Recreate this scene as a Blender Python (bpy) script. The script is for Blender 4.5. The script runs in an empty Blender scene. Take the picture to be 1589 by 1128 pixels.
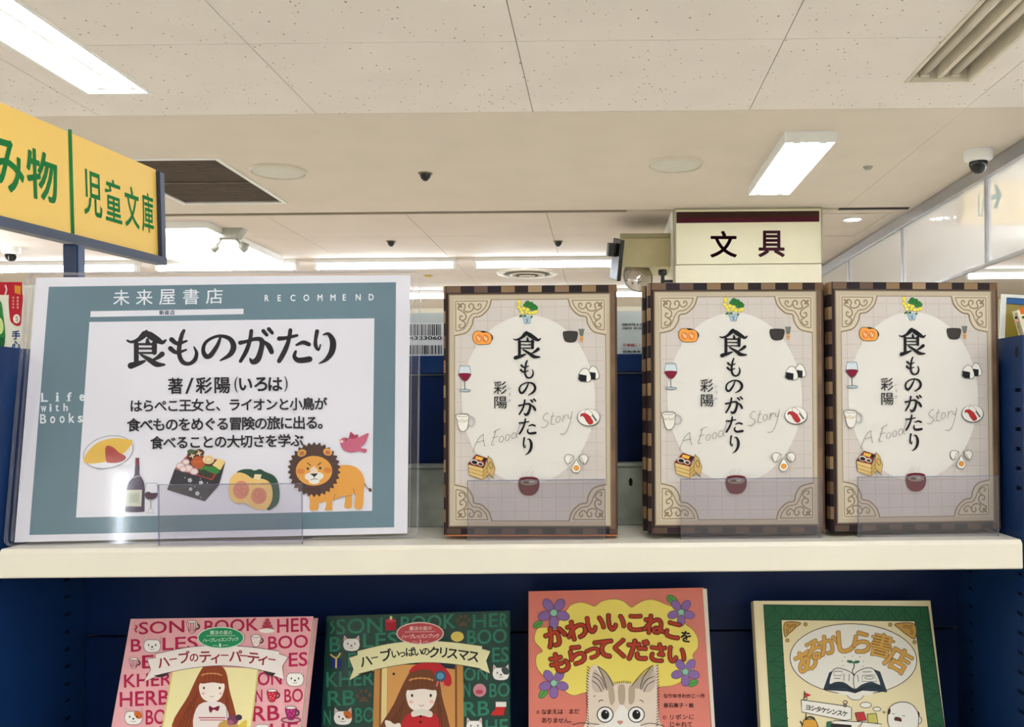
import bpy, math, random
from mathutils import Vector, Matrix, Euler
random.seed(7)
sc = bpy.context.scene
C = sc.collection
# ------------------------------------------------------------------ camera, world, exposure
F, PX, PY, ROLL = 1400.0, 935.0, 630.0, 0.0094      # focal length and principal point in photo pixels (1589 x 1128)
EYE = Vector((0, 0, 1.4))
cd = bpy.data.cameras.new('camera'); cam = bpy.data.objects.new('camera', cd); C.objects.link(cam)
cam.matrix_world = Matrix.Translation(EYE) @ Matrix.Rotation(math.pi/2, 4, 'X') @ Matrix.Rotation(-ROLL, 4, 'Z')
cd.sensor_width = 36; cd.lens = F/1589*36; cd.clip_start = .02; cd.clip_end = 60
cd.shift_x = (794.5-PX)/1589; cd.shift_y = (PY-564)/1589
sc.camera = cam
w = bpy.data.worlds.new('world'); sc.world = w; w.use_nodes = True
w.node_tree.nodes['Background'].inputs[0].default_value = (.8, .85, 1, 1)
w.node_tree.nodes['Background'].inputs[1].default_value = .15
sc.view_settings.view_transform = 'Standard'; sc.view_settings.look = 'None'
sc.view_settings.gamma = 1; sc.view_settings.use_curve_mapping = False
sc.view_settings.exposure = 0.22
LAMP = 26.0                                           # radiance of the ceiling lamps
sc.cycles.use_denoising = True
sc.cycles.max_bounces = 10; sc.cycles.transparent_max_bounces = 24

# ------------------------------------------------------------------ helpers
def lin(h):
    h = h.lstrip('#'); o = []
    for i in (0, 2, 4):
        v = int(h[i:i+2], 16)/255
        o.append(v/12.92 if v <= .04045 else ((v+.055)/1.055)**2.4)
    return (*o, 1)
MC = {}
def mat(name, col, rough=.5, metal=0, var=0, scale=20, bump=0, emit=0, coat=0):
    if name in MC: return MC[name]
    m = bpy.data.materials.new(name); MC[name] = m; m.use_nodes = True
    nt = m.node_tree; b = nt.nodes['Principled BSDF']; c = lin(col)
    b.inputs['Base Color'].default_value = c; b.inputs['Roughness'].default_value = rough
    b.inputs['Metallic'].default_value = metal; b.inputs['Coat Weight'].default_value = coat
    if emit:
        b.inputs['Emission Color'].default_value = c; b.inputs['Emission Strength'].default_value = emit
    if var or bump:
        tc = nt.nodes.new('ShaderNodeTexCoord'); n = nt.nodes.new('ShaderNodeTexNoise')
        n.inputs['Scale'].default_value = scale; n.inputs['Detail'].default_value = 5
        nt.links.new(tc.outputs['Object'], n.inputs['Vector'])
        if var:
            r = nt.nodes.new('ShaderNodeValToRGB')
            r.color_ramp.elements[0].position = .3; r.color_ramp.elements[1].position = .7
            r.color_ramp.elements[0].color = tuple(x*(1-var) for x in c[:3])+(1,)
            r.color_ramp.elements[1].color = tuple(min(1, x*(1+var)) for x in c[:3])+(1,)
            nt.links.new(n.outputs['Fac'], r.inputs['Fac']); nt.links.new(r.outputs['Color'], b.inputs['Base Color'])
        if bump:
            bp = nt.nodes.new('ShaderNodeBump'); bp.inputs['Strength'].default_value = bump; bp.inputs['Distance'].default_value = .002
            nt.links.new(n.outputs['Fac'], bp.inputs['Height']); nt.links.new(bp.outputs['Normal'], b.inputs['Normal'])
    return m
def ink(col, rough=.45):
    n = 'ink_%s_%d' % (col.lstrip('#'), int(rough*100)); new = n not in MC; m = mat(n, col, max(rough, .3)+.15)
    if new: m.node_tree.nodes['Principled BSDF'].inputs['Specular IOR Level'].default_value = .22
    return m
def exit_face(nt, out, o):                            # the far side of a thin pane only lets light through
    ge = nt.nodes.new('ShaderNodeNewGeometry'); tr = nt.nodes.new('ShaderNodeBsdfTransparent'); mb = nt.nodes.new('ShaderNodeMixShader')
    nt.links.new(ge.outputs['Backfacing'], mb.inputs[0]); nt.links.new(out.outputs[0], mb.inputs[1]); nt.links.new(tr.outputs[0], mb.inputs[2]); nt.links.new(mb.outputs[0], o.inputs[0])
def clear(name, tint=(.97, .98, 1), rough=.03, ior=1.45, gloss=1.0, haze=0, hazecol=(.7, .7, .8)):
    m = bpy.data.materials.new(name); MC[name] = m; m.use_nodes = True; nt = m.node_tree; nt.nodes.clear()
    o = nt.nodes.new('ShaderNodeOutputMaterial'); t = nt.nodes.new('ShaderNodeBsdfTransparent'); t.inputs[0].default_value = (*tint, 1)
    g = nt.nodes.new('ShaderNodeBsdfGlossy'); g.inputs['Roughness'].default_value = rough; g.inputs[0].default_value = (gloss, gloss, gloss, 1)
    f = nt.nodes.new('ShaderNodeFresnel'); f.inputs[0].default_value = ior
    mx = nt.nodes.new('ShaderNodeMixShader'); nt.links.new(f.outputs[0], mx.inputs[0])
    nt.links.new(t.outputs[0], mx.inputs[1]); nt.links.new(g.outputs[0], mx.inputs[2]); out = mx
    if haze:
        d = nt.nodes.new('ShaderNodeBsdfDiffuse'); d.inputs[0].default_value = (*hazecol, 1)
        m2 = nt.nodes.new('ShaderNodeMixShader'); m2.inputs[0].default_value = haze
        nt.links.new(mx.outputs[0], m2.inputs[1]); nt.links.new(d.outputs[0], m2.inputs[2]); out = m2
    exit_face(nt, out, o); return m

class MB:
    """collects shapes and links them as one mesh object"""
    def __init__(s): s.v = []; s.f = []; s.m = []; s.k = 0; s.smooth = []
    def add(s, vs, fs, k=None, sm=False):
        n = len(s.v); s.v += [tuple(p) for p in vs]
        for f in fs: s.f.append(tuple(n+i for i in f)); s.m.append(s.k if k is None else k); s.smooth.append(sm)
        return s
    def box(s, x0, y0, z0, x1, y1, z1, k=None, M=None):
        vs = [(x, y, z) for z in (z0, z1) for y in (y0, y1) for x in (x0, x1)]
        if M is not None: vs = [M @ Vector(p) for p in vs]
        return s.add(vs, [(0,2,3,1),(4,5,7,6),(0,1,5,4),(2,6,7,3),(0,4,6,2),(1,3,7,5)], k)
    def prism(s, pts, y0, y1, k=None):          # outline in x,z extruded along y
        n = len(pts); vs = [(x, y0, z) for x, z in pts]+[(x, y1, z) for x, z in pts]
        return s.add(vs, [tuple(range(n)), tuple(range(2*n-1, n-1, -1))]+[(i, i+n, (i+1) % n+n, (i+1) % n) for i in range(n)], k)
    def prismx(s, pts, x0, x1, k=None):         # outline in y,z extruded along x
        n = len(pts); vs = [(x0, y, z) for y, z in pts]+[(x1, y, z) for y, z in pts]
        return s.add(vs, [tuple(range(n)), tuple(range(2*n-1, n-1, -1))]+[(i, i+n, (i+1) % n+n, (i+1) % n) for i in range(n)], k)
    def lathe(s, prof, n=32, c=(0,0,0), k=None, M=None):   # (r,z) profile about z
        vs = []
        for r, z in prof:
            for i in range(n):
                a = 2*math.pi*i/n; p = Vector((r*math.cos(a), r*math.sin(a), z))
                if M is not None: p = M @ p
                vs.append((p[0]+c[0], p[1]+c[1], p[2]+c[2]))
        fs = [(j*n+i, j*n+(i+1) % n, (j+1)*n+(i+1) % n, (j+1)*n+i) for j in range(len(prof)-1) for i in range(n)]
        return s.add(vs, fs, k, True)
    def tube(s, a, b, r, n=16, k=None):
        a = Vector(a); b = Vector(b); d = b-a; q = d.to_track_quat('Z', 'Y').to_matrix(); L = d.length
        return s.lathe([(0, 0), (r, 0), (r, L), (0, L)], n, a, k, q)
    def build(s, name, mats, parent=None, loc=(0,0,0), bevel=0):
        me = bpy.data.meshes.new(name); me.from_pydata(s.v, [], s.f)
        for m in (mats if isinstance(mats, (list, tuple)) else [mats]): me.materials.append(m)
        me.polygons.foreach_set('material_index', s.m); me.polygons.foreach_set('use_smooth', s.smooth)
        me.update()
        o = bpy.data.objects.new(name, me); C.objects.link(o); o.location = loc
        if parent is not None: o.parent = parent
        if bevel:
            b = o.modifiers.new('bevel', 'BEVEL'); b.width = bevel; b.segments = 3; b.limit_method = 'ANGLE'
        return o
def bx(name, m, x0, y0, z0, x1, y1, z1, parent=None, bevel=0):
    return MB().box(x0, y0, z0, x1, y1, z1).build(name, m, parent, bevel=bevel)
def tag(o, label=None, cat=None, group=None, kind=None):
    if label: o['label'] = label
    if cat: o['category'] = cat
    if group: o['group'] = group
    if kind: o['kind'] = kind
    return o
def thing(name, label, cat, loc=(0,0,0), rot=(0,0,0), group=None):
    o = bpy.data.objects.new(name, None); C.objects.link(o); o.location = loc; o.rotation_euler = rot
    o.empty_display_size = .05
    return tag(o, label, cat, group)
def copy_tree(o, parent=None):
    c = o.copy(); C.objects.link(c)
    if parent is not None: c.parent = parent
    for ch in [x for x in KIDS.get(o.name, [])]: KIDS.setdefault(c.name, []).append(copy_tree(ch, c))
    return c
KIDS = {}
def index_tree():
    KIDS.clear()
    for o in list(C.objects):
        if o.parent: KIDS.setdefault(o.parent.name, []).append(o)
def ray(x, y):
    dx, dy = x-PX, PY-y; a = ROLL; c, s = math.cos(a), math.sin(a)
    return Vector(((dx*c+dy*s)/F, 1, (-dx*s+dy*c)/F))
def at(x, y, Y): return EYE+ray(x, y)*Y

# ------------------------------------------------------------------ flat print: coloured shapes laid on a cover or sign
GL = {}
def glyph(s):
    if s in GL: return GL[s]
    c = bpy.data.curves.new('t', 'FONT'); c.body = s; c.resolution_u = 3
    o = bpy.data.objects.new('t', c); C.objects.link(o); bpy.context.view_layer.update()
    me = bpy.data.meshes.new_from_object(o.evaluated_get(bpy.context.evaluated_depsgraph_get()))
    vs = [(v.co.x, v.co.y) for v in me.vertices]; fs = [tuple(p.vertices) for p in me.polygons]
    bpy.data.objects.remove(o); bpy.data.meshes.remove(me); bpy.data.curves.remove(c)
    xs = [v[0] for v in vs]; ys = [v[1] for v in vs]
    GL[s] = (vs, fs, (min(xs), max(xs), min(ys), max(ys))); return GL[s]
def smooth(p, n=6, closed=True):
    m = len(p); o = []
    for i in range(m if closed else m-1):
        a, b, c, d = (p[(i+k) % m] if closed else p[min(max(i+k, 0), m-1)] for k in (-1, 0, 1, 2))
        for j in range(n):
            t = j/n; t2 = t*t; t3 = t2*t
            o.append(tuple(.5*(2*b[q]+(c[q]-a[q])*t+(2*a[q]-5*b[q]+4*c[q]-d[q])*t2+(3*b[q]-a[q]-3*c[q]+d[q])*t3) for q in range(len(b))))
    if not closed: o.append(tuple(p[-1]))
    return o
DZ = 4e-6
class Art:
    def __init__(s, obj, y0=.0002, crop=(0, 0, 1589, 1128, 1589)):
        bpy.context.view_layer.update(); M = obj.matrix_world if isinstance(obj, bpy.types.Object) else obj
        s.I = M.inverted(); s.o = s.I @ EYE; s.R = s.I.to_3x3(); s.v = []; s.f = []; s.m = []; s.cols = {}; s.y0 = y0; s.n = 0
        s.view(*crop)
    def view(s, x0, y0, x1, y1, zw): s.x0 = x0; s.yy = y0; s.sc = (x1-x0)/zw; return s
    def L(s, x, y):                              # crop pixel -> point of the printed plane
        d = s.R @ ray(s.x0+x*s.sc, s.yy+y*s.sc); t = -s.o.y/d.y
        return (s.o.x+d.x*t, s.o.z+d.z*t)
    def raw(s, col, pts, faces, extra=0):
        k = s.cols.setdefault(col, len(s.cols)); n = len(s.v); y = -(s.y0+s.n*DZ+extra)
        s.v += [(p[0], y, p[1]) for p in pts]
        for f in faces: s.f.append(tuple(n+i for i in f)); s.m.append(k)
    def up(s): s.n += 1
    def lpoly(s, col, pts): s.up(); s.raw(col, pts, [tuple(range(len(pts)))])
    def poly(s, col, pts): s.lpoly(col, [s.L(*p) for p in pts])
    def blob(s, col, pts, n=5): s.poly(col, smooth(pts, n))
    def rect(s, col, x0, y0, x1, y1): s.poly(col, [(x0, y0), (x1, y0), (x1, y1), (x0, y1)])
    def ell(s, col, cx, cy, rx, ry, rot=0, n=28):
        a = math.radians(rot); c, q = math.cos(a), math.sin(a)
        s.poly(col, [(cx+rx*math.cos(t)*c+ry*math.sin(t)*q, cy-rx*math.cos(t)*q+ry*math.sin(t)*c) for t in (2*math.pi*i/n for i in range(n))])
    def brush(s, col, pts, n=5, sm=True, caps=True):   # (x, y, width) stroke
        if sm and len(pts) > 2: pts = smooth(pts, n, False)
        s.up(); L = len(pts); vs = []
        for i, (x, y, w_) in enumerate(pts):
            a = pts[max(i-1, 0)]; b = pts[min(i+1, L-1)]; dx, dy = b[0]-a[0], b[1]-a[1]; d = math.hypot(dx, dy) or 1
            nx, ny = -dy/d*w_/2, dx/d*w_/2; vs += [s.L(x+nx, y+ny), s.L(x-nx, y-ny)]
        s.raw(col, vs, [(2*i, 2*i+1, 2*i+3, 2*i+2) for i in range(L-1)])
        if caps:
            for j in (0, L-1):
                x, y, w_ = pts[j]
                if w_*s.sc > 1.2: s.up(); s.raw(col, [s.L(x+w_/2*math.cos(t), y+w_/2*math.sin(t)) for t in (math.pi*i/4 for i in range(8))], [tuple(range(8))])
    def line(s, col, pts, w_=3, sm=False, closed=False):
        p = list(pts)+([pts[0]] if closed else [])
        if sm: p = smooth(p[:-1] if closed else p, 5, closed); p = p+([p[0]] if closed else [])
        s.brush(col, [(x, y, w_) for x, y in p], sm=False, caps=False)
    def shape(s, fill, out, pts, w_=3, sm=True):
        if fill: (s.blob if sm else s.poly)(fill, pts)
        if out: s.line(out, pts, w_, sm, True)
    def ring(s, col, cx, cy, rx, ry, w_=3, rot=0, a0=0, a1=360, n=28):
        a = math.radians(rot); c, q = math.cos(a), math.sin(a)
        s.line(col, [(cx+rx*math.cos(t)*c+ry*math.sin(t)*q, cy-rx*math.cos(t)*q+ry*math.sin(t)*c) for t in (math.radians(a0+(a1-a0)*i/n) for i in range(n+1))], w_)
    def tq(s, col, st, TL, TR, BL, bold=0, bb=None, local=False):     # text stretched onto a parallelogram of the plane
        vs, fs, b = glyph(st); b = bb or b
        P0, P1, P2 = (TL, TR, BL) if local else (s.L(*TL), s.L(*TR), s.L(*BL))
        W = b[1]-b[0]; H = (b[3]-b[2]) or 1; offs = [(0, 0)]
        if bold: offs = [(bold*math.cos(t), bold*math.sin(t)) for t in (math.pi*i/4+.39 for i in range(8))]
        s.up()
        for j, (ox, oy) in enumerate(offs):
            q = []
            for x, y in vs:
                u = (x+ox-b[0])/W; v = (b[3]-y-oy)/H
                q.append((P0[0]+(P1[0]-P0[0])*u+(P2[0]-P0[0])*v, P0[1]+(P1[1]-P0[1])*u+(P2[1]-P0[1])*v))
            s.raw(col, q, fs, j*2.5e-7)
    def fit(s, col, st, x0, y0, x1, y1, bold=0, slope=0):
        d = slope*(x1-x0); s.tq(col, st, (x0, y0-d/2), (x1, y0+d/2), (x0, y1-d/2), bold)
    def cell(s, col, ch, cx, cy, em, bold=0, rot=0, sx=1, shear=0):
        a = math.radians(rot); ux, uy = math.cos(a)*em*sx, -math.sin(a)*em*sx; vx, vy = math.sin(a)*em-shear*em, math.cos(a)*em
        TL = (cx-ux/2-vx/2, cy-uy/2-vy/2)
        s.tq(col, ch, TL, (TL[0]+ux, TL[1]+uy), (TL[0]+vx, TL[1]+vy), bold, (0, 1, -.12, .88))
    def row(s, col, st, x0, y0, x1, y1, em, bold=0, rot=0):
        n = len(st)
        for i, ch in enumerate(st):
            t = i/max(n-1, 1)
            if ch != ' ': s.cell(col, ch, x0+(x1-x0)*t, y0+(y1-y0)*t, em, bold, rot)
    def build(s, name, parent, rough=.45):
        me = bpy.data.meshes.new(name); me.from_pydata(s.v, [], s.f)
        for c in s.cols: me.materials.append(ink(c, rough) if isinstance(c, str) else c)
        me.polygons.foreach_set('material_index', s.m); me.update()
        o = bpy.data.objects.new(name, me); C.objects.link(o); o.parent = parent; return o
# brush-lettered title characters, strokes of (x, y, width) in a 100 x 100 box
KJ = {
 '食': [[(50,0,3),(46,8,12),(30,24,8),(12,31,5),(1,27,2)], [(47,2,4),(58,12,13),(76,24,12),(90,32,8),(99,26,3)], [(52,24,5),(53,34,9)],
       [(24,36,9),(24,60,9),(24,92,9)], [(20,37,4),(70,37,5)], [(70,35,10),(70,60,9)], [(26,49,3),(70,49,4)], [(26,61,3),(70,61,4)],
       [(10,96,12),(34,88,8),(46,83,4)], [(36,66,4),(58,80,9),(76,92,10),(96,93,4)], [(90,64,10),(78,74,7),(66,80,3)]],
 'も': [[(52,0,8),(44,14,10),(36,45,11),(36,72,11),(48,92,11),(70,97,9),(90,86,10),(97,66,8),(88,48,4)], [(8,26,12),(30,38,9),(62,30,5)], [(4,52,12),(26,64,9),(60,56,5)]],
 'の': [[(56,12,6),(46,42,10),(26,76,12),(12,78,12),(4,56,10),(14,26,8),(48,6,7),(82,14,11),(96,42,14),(86,72,12),(56,94,4)]],
 'が': [[(34,2,9),(30,30,9),(20,62,10),(3,94,8)], [(2,38,10),(20,34,8),(48,26,9),(64,32,12),(62,58,12),(52,88,14),(38,96,12),(30,86,4)], [(70,34,6),(84,48,12),(92,66,11)], [(68,2,9),(78,14,8)], [(84,-4,9),(94,8,8)]],
 'た': [[(4,26,10),(24,24,8),(58,16,6)], [(38,0,9),(32,34,9),(20,66,11),(4,96,10)], [(56,46,5),(76,38,9),(94,44,9)], [(54,66,6),(50,82,9),(64,94,12),(96,90,13)]],
 'り': [[(22,4,12),(16,28,10),(16,46,11),(28,60,6),(36,44,4)], [(48,14,4),(70,12,10),(88,34,17),(84,64,17),(60,88,11),(30,100,3)]]}
def kanji(A, col, ch, x0, y0, x1, y1, wt=1.0):
    sx = (x1-x0)/100; sy = (y1-y0)/100; s_ = (sx+sy)/2*wt
    for st in KJ[ch]: A.brush(col, [(x0+x*sx, y0+y*sy, max(w_, 4 if wt > 1.3 else 2)*s_) for x, y, w_ in st])

# ------------------------------------------------------------------ materials
def ceiling_mat(name, col, pits):
    m = mat(name, col, .85, var=.03, scale=3); nt = m.node_tree; b = nt.nodes['Principled BSDF']
    if pits:
        tc = nt.nodes.new('ShaderNodeTexCoord'); mp = nt.nodes.new('ShaderNodeMapping'); mp.inputs['Scale'].default_value = (1, .65, 1); mp.inputs['Rotation'].default_value = (0, 0, .5)
        v = nt.nodes.new('ShaderNodeTexVoronoi'); v.inputs['Scale'].default_value = 46
        nn = nt.nodes.new('ShaderNodeTexNoise'); nn.inputs['Scale'].default_value = 60
        nt.links.new(tc.outputs['Object'], mp.inputs[0]); nt.links.new(mp.outputs[0], v.inputs['Vector']); nt.links.new(mp.outputs[0], nn.inputs['Vector'])
        ad = nt.nodes.new('ShaderNodeMath'); ad.operation = 'MULTIPLY_ADD'; ad.inputs[1].default_value = .35; nt.links.new(nn.outputs['Fac'], ad.inputs[0]); nt.links.new(v.outputs['Distance'], ad.inputs[2])
        sp = nt.nodes.new('ShaderNodeSeparateColor'); nt.links.new(v.outputs['Color'], sp.inputs[0])
        th = nt.nodes.new('ShaderNodeMath'); th.operation = 'MULTIPLY_ADD'; th.inputs[1].default_value = .17; th.inputs[2].default_value = .17; nt.links.new(sp.outputs[0], th.inputs[0])
        lt = nt.nodes.new('ShaderNodeMath'); lt.operation = 'LESS_THAN'; nt.links.new(ad.outputs[0], lt.inputs[0]); nt.links.new(th.outputs[0], lt.inputs[1])
        mx = nt.nodes.new('ShaderNodeMix'); mx.data_type = 'RGBA'; src = b.inputs['Base Color'].links[0].from_socket
        nt.links.new(lt.outputs[0], mx.inputs[0]); nt.links.new(src, mx.inputs[6]); mx.inputs[7].default_value = lin('#9c8b76')
        nt.links.new(mx.outputs[2], b.inputs['Base Color'])
    return m
M_TILE = ceiling_mat('mineral_tile', '#EDE5DD', True)
M_PLAIN = ceiling_mat('plasterboard', '#DCD0C1', False)
M_FARC = ceiling_mat('far_plasterboard', '#DDCFC2', False)
M_WALL = mat('cream_wall', '#E6E0CC', .8, var=.02, scale=4)
M_FLOOR = mat('vinyl_floor', '#E6E0D4', .35, var=.06, scale=3)
M_WHITE = mat('white_enamel', '#EEEDE8', .35, var=.02, scale=9)
M_DULL = mat('dull_white_enamel', '#D9D0BC', .4, var=.05, scale=12)  # darker, yellower tone of the white enamel
M_TRIM = mat('dull_brown_trim', '#7C6F58', .6, var=.1, scale=9)
M_GAP = mat('dark_joint', '#6b6050', .9, var=.1, scale=9)
M_BLACK = mat('black_plastic', '#15130F', .3, var=.1, scale=30)
M_SMOKED = mat('smoked_dome', '#0A0A0A', .08, var=.05, scale=30)
M_TUBE = mat('lit_tube', '#EDF6FF', .3, emit=LAMP)
M_OFFTUBE = mat('unlit_tube', '#D8CFBC', .25, var=.03, scale=20)
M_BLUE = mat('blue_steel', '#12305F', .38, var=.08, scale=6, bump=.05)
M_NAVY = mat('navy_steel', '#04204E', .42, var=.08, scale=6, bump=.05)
M_CREAM = mat('cream_steel', '#E9E2D2', .3, var=.03, scale=8)
M_ALU = mat('aluminium', '#B4B4BA', .35, .8, var=.06, scale=14)
M_DARK = mat('dark_recess_shade', '#05060A', .8, var=.1, scale=9)  # near-black colour for the shade inside slots, holes and seams
M_SLAT = mat('brown_grille', '#5A4A3E', .6, var=.15, scale=14)
M_PAGES = mat('paper_block', '#D9CFBB', .8, var=.08, scale=120)
M_PAPER = mat('white_paper', '#E4E2EB', .6, var=.01, scale=30)
M_ACR = clear('clear_acrylic', (.93, .93, .97), .04, 1.5)
M_LIP = clear('acrylic_grey_reflection', (.84, .83, .88), .06, 1.5, haze=.07, hazecol=(.5, .48, .55))  # clear acrylic; grey tint and haze stand for reflected surroundings
M_SLV = clear('clear_sleeve', (.994, .994, .998), .05, 1.42)
M_EDGE = clear('acrylic_edge', (.82, .82, .90), .12, 1.6, haze=.15, hazecol=(.75, .77, .88))
M_LEDGE = clear('lip_edge', (.45, .46, .58), .1, 1.6, haze=.2, hazecol=(.4, .42, .55))
def galv():
    m = mat('galvanised_steel', '#A3ABA5', .38, .6, var=.3, scale=35, bump=.08)
    return m
M_GALV = galv()
for m_ in (M_BLUE, M_NAVY): m_.node_tree.nodes['Principled BSDF'].inputs['Specular IOR Level'].default_value = .2

# ------------------------------------------------------------------ the room
def struct(o): o['kind'] = 'structure'; return o
struct(bx('floor', M_FLOOR, -6.5, -9, -.1, 6.5, 12.1, 0))
struct(bx('wall_back', M_WALL, -6.5, 12, 0, 6.5, 12.1, 3))
struct(bx('wall_front', M_WALL, -6.5, -9.1, 0, 6.5, -9, 3))
struct(bx('wall_left', M_WALL, -6.6, -9.1, 0, -6.5, 12.1, 3))
struct(bx('wall_right', M_WALL, 6.5, -9.1, 0, 6.6, 12.1, 3))
ceil = struct(bx('ceiling', M_GAP, -6.6, -9.1, 2.9, 6.6, 12.1, 3.0))
CZ, CF = 2.70, 2.72
HOLES = [(-2.09, 2.42, -1.845, 3.69), (1.245, 2.40, 1.49, 3.64), (-2.61, 4.67, -1.99, 5.66)]
def panel(x0, y0, x1, y1, z, m, gap=.0016):
    rs = [(x0+gap, y0+gap, x1-gap, y1-gap)]
    for h in HOLES:
        out = []
        for r in rs:
            a, b, c, d = max(r[0], h[0]), max(r[1], h[1]), min(r[2], h[2]), min(r[3], h[3])
            if a >= c or b >= d: out.append(r); continue
            for q in ((r[0], r[1], a, r[3]), (c, r[1], r[2], r[3]), (a, r[1], c, b), (a, d, c, r[3])):
                if q[2]-q[0] > 1e-4 and q[3]-q[1] > 1e-4: out.append(q)
        rs = out
    mb = MB()
    for r in rs: mb.box(r[0], r[1], z, r[2], r[3], z+.012)
    return mb.build('ceiling_panel', m, ceil)
xs = [-.295+.955*k for k in range(-7, 8)]
xs = [max(-6.5, min(6.5, x)) for x in xs]
ys = [-9, -7.5, -5.95, -4.43, -3.66, -2.91, -2.15, -1.38, -.61, .16, .93, 1.67, 2.44, 3.21, 3.98]
for i in range(len(xs)-1):
    for j in range(len(ys)-1):
        if xs[i+1]-xs[i] > .01: panel(xs[i], ys[j], xs[i+1], ys[j+1], CZ, M_TILE)
bx('joint_backing', M_GAP, -6.5, -9, CZ+.013, -2.62, 3.98, CZ+.016, ceil)
bx('joint_backing', M_GAP, -1.84, -9, CZ+.013, 1.24, 3.98, CZ+.016, ceil)
bx('joint_backing', M_GAP, 1.495, -9, CZ+.013, 6.5, 3.98, CZ+.016, ceil)
for a, b in ((-6.5, -2.9), (-2.9, 1.62), (1.62, 6.5)): panel(a, 3.98, b, 6.0, CZ, M_PLAIN, .0008)
yf = [6.0, 6.96, 7.92, 8.88, 9.84, 10.8, 12.0]
xf = [max(-6.5, min(6.5, -.37+.96*k)) for k in range(-7, 9)]
for i in range(len(xf)-1):
    for j in range(len(yf)-1):
        if xf[i+1]-xf[i] > .01: panel(xf[i], yf[j], xf[i+1], yf[j+1], CF, M_FARC, .002)
bx('joint_backing', M_GAP, -6.5, 6.0, CF+.013, 6.5, 12, CF+.016, ceil)
struct(bx('trim_1', M_TRIM, -6.5, 5.985, CZ-.008, .17, 6.02, CF+.01))  # joint trim with the shadow line of the step in its brown
struct(bx('trim_2', mat('pale_trim', '#B9AE98', .6, var=.04), .17, 5.985, CZ-.006, 1.58, 6.02, CF+.01))
struct(bx('trim_3', mat('slit_shade', '#2A241D', .7, var=.1), 1.58, 5.985, CZ-.006, 2.05, 6.03, CF+.01))  # dark bar paints the shaded inside of a recessed slit

# lamps: troffer with two tubes, a ridge reflector and sockets
def troffer(name, label, x0, y0, x1, y1, z, lit=True, group=None, proud=False, ntube=2):
    t = thing(name, label, 'ceiling lamp', (0, 0, 0), group=group)
    w_ = x1-x0; d = .075 if not proud else .05; zb = z; zt = z+d; en = M_WHITE if lit else M_DULL
    hb = MB(); e = .006
    hb.box(x0, y0, zt, x1, y1, zt+.004); hb.box(x0, y0, zb, x0+e, y1, zt); hb.box(x1-e, y0, zb, x1, y1, zt)
    hb.box(x0+e, y0, zb, x1-e, y0+e, zt); hb.box(x0+e, y1-e, zb, x1-e, y1, zt)
    hb.build('housing', en, t)
    if not proud:
        fb = MB(); q = .012; zz = z-.004
        for a in ((x0-q, y0-q, x0+.002, y1+q), (x1-.002, y0-q, x1+q, y1+q), (x0+.002, y0-q, x1-.002, y0+.002), (x0+.002, y1-.002, x1-.002, y1+q)): fb.box(a[0], a[1], zz, a[2], a[3], z-.0003)
        fb.build('flange', M_WHITE if lit else M_DULL, t)
    for i in range(ntube-1):
        xc = x0+w_*(i+1)/ntube
        MB().prism([(xc-w_*.10, zt-.001), (xc-w_*.04, zb+(.022 if lit else .006)), (xc+w_*.04, zb+(.022 if lit else .006)), (xc+w_*.10, zt-.001)], y0+e, y1-e).build('reflector', en, t)
    for i in range(ntube):
        xc = x0+w_*(i+.5)/ntube+(-.012 if i == 0 else .012)*(ntube == 2)*0; zc = zb+d*.42
        MB().tube((xc, y0+.03, zc), (xc, y1-.03, zc), .019).build('tube', M_TUBE if lit else M_OFFTUBE, t)
        for ya, yb in ((y0+.007, y0+.03), (y1-.03, y1-.007)):
            MB().box(xc-.017, ya, zc-.02, xc+.017, yb, zt-.001).build('socket', en if lit else M_DULL, t)
    return t
G = 'lit recessed two-tube ceiling lamps'
troffer('ceiling_lamp', 'lit recessed tube lamp in the upper left corner, above the yellow hanging sign', -2.09, 2.42, -1.845, 3.69, CZ)
troffer('ceiling_lamp', 'unlit recessed lamp with two dull tubes in the upper right corner', 1.245, 2.40, 1.49, 3.64, CZ, False)
troffer('ceiling_lamp', 'short bright box lamp fixed under the plain ceiling, above the white pillar sign', .880, 4.30, 1.128, 5.38, CZ-.052, True, proud=True)
def pendant(a, b, z=2.36, label='bare tube lamp added outside the picture to brighten the room, hung on two rods', group='added bare tube lamps outside the picture'):
    t = thing('unseen_pendant_lamp', label, 'ceiling lamp', group=group); a = Vector((*a, z)); b = Vector((*b, z)); d = (b-a).normalized()
    MB().tube(a, b, .03).build('tube', M_TUBE, t)
    for q, s_ in ((a, -1), (b, 1)):
        MB().tube(q+d*s_*.001, q+d*s_*.03, .031).build('end_cap', M_WHITE, t)
        MB().tube(q+d*s_*.015+Vector((0, 0, .031)), q+d*s_*.015+Vector((0, 0, CZ-z-.0005)), .004).build('rod', M_WHITE, t)
for x in (-3.0, .2, 3.2): pendant((x, -.85), (x, .3))  # lamps added out of view to lift the ceiling and book fronts
pendant((3.0, 4.7), (3.0, 5.9))  # added close behind the glass screen to make its panes glow
for x in (-5.4, 1.9, 3.4, 4.9):  # more added lamps behind the viewer, reaching in under the shelf
    for y in (-2.2, -3.9, -5.6, -7.3): pendant((x, y-1.2), (x, y))
for x in (-4.9, 3.55, 5.4):  # added at the sides to brighten the far ceiling and the glass
    for y in (1.2, 3.6, 6.0): pendant((x, y), (x, y+1.2))
pendant((-2.36, -4.1), (-3.30, -6.55), 2.66-.02, 'slanting tube lamp far behind the viewer that glints in the notice sleeve', None)
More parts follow.
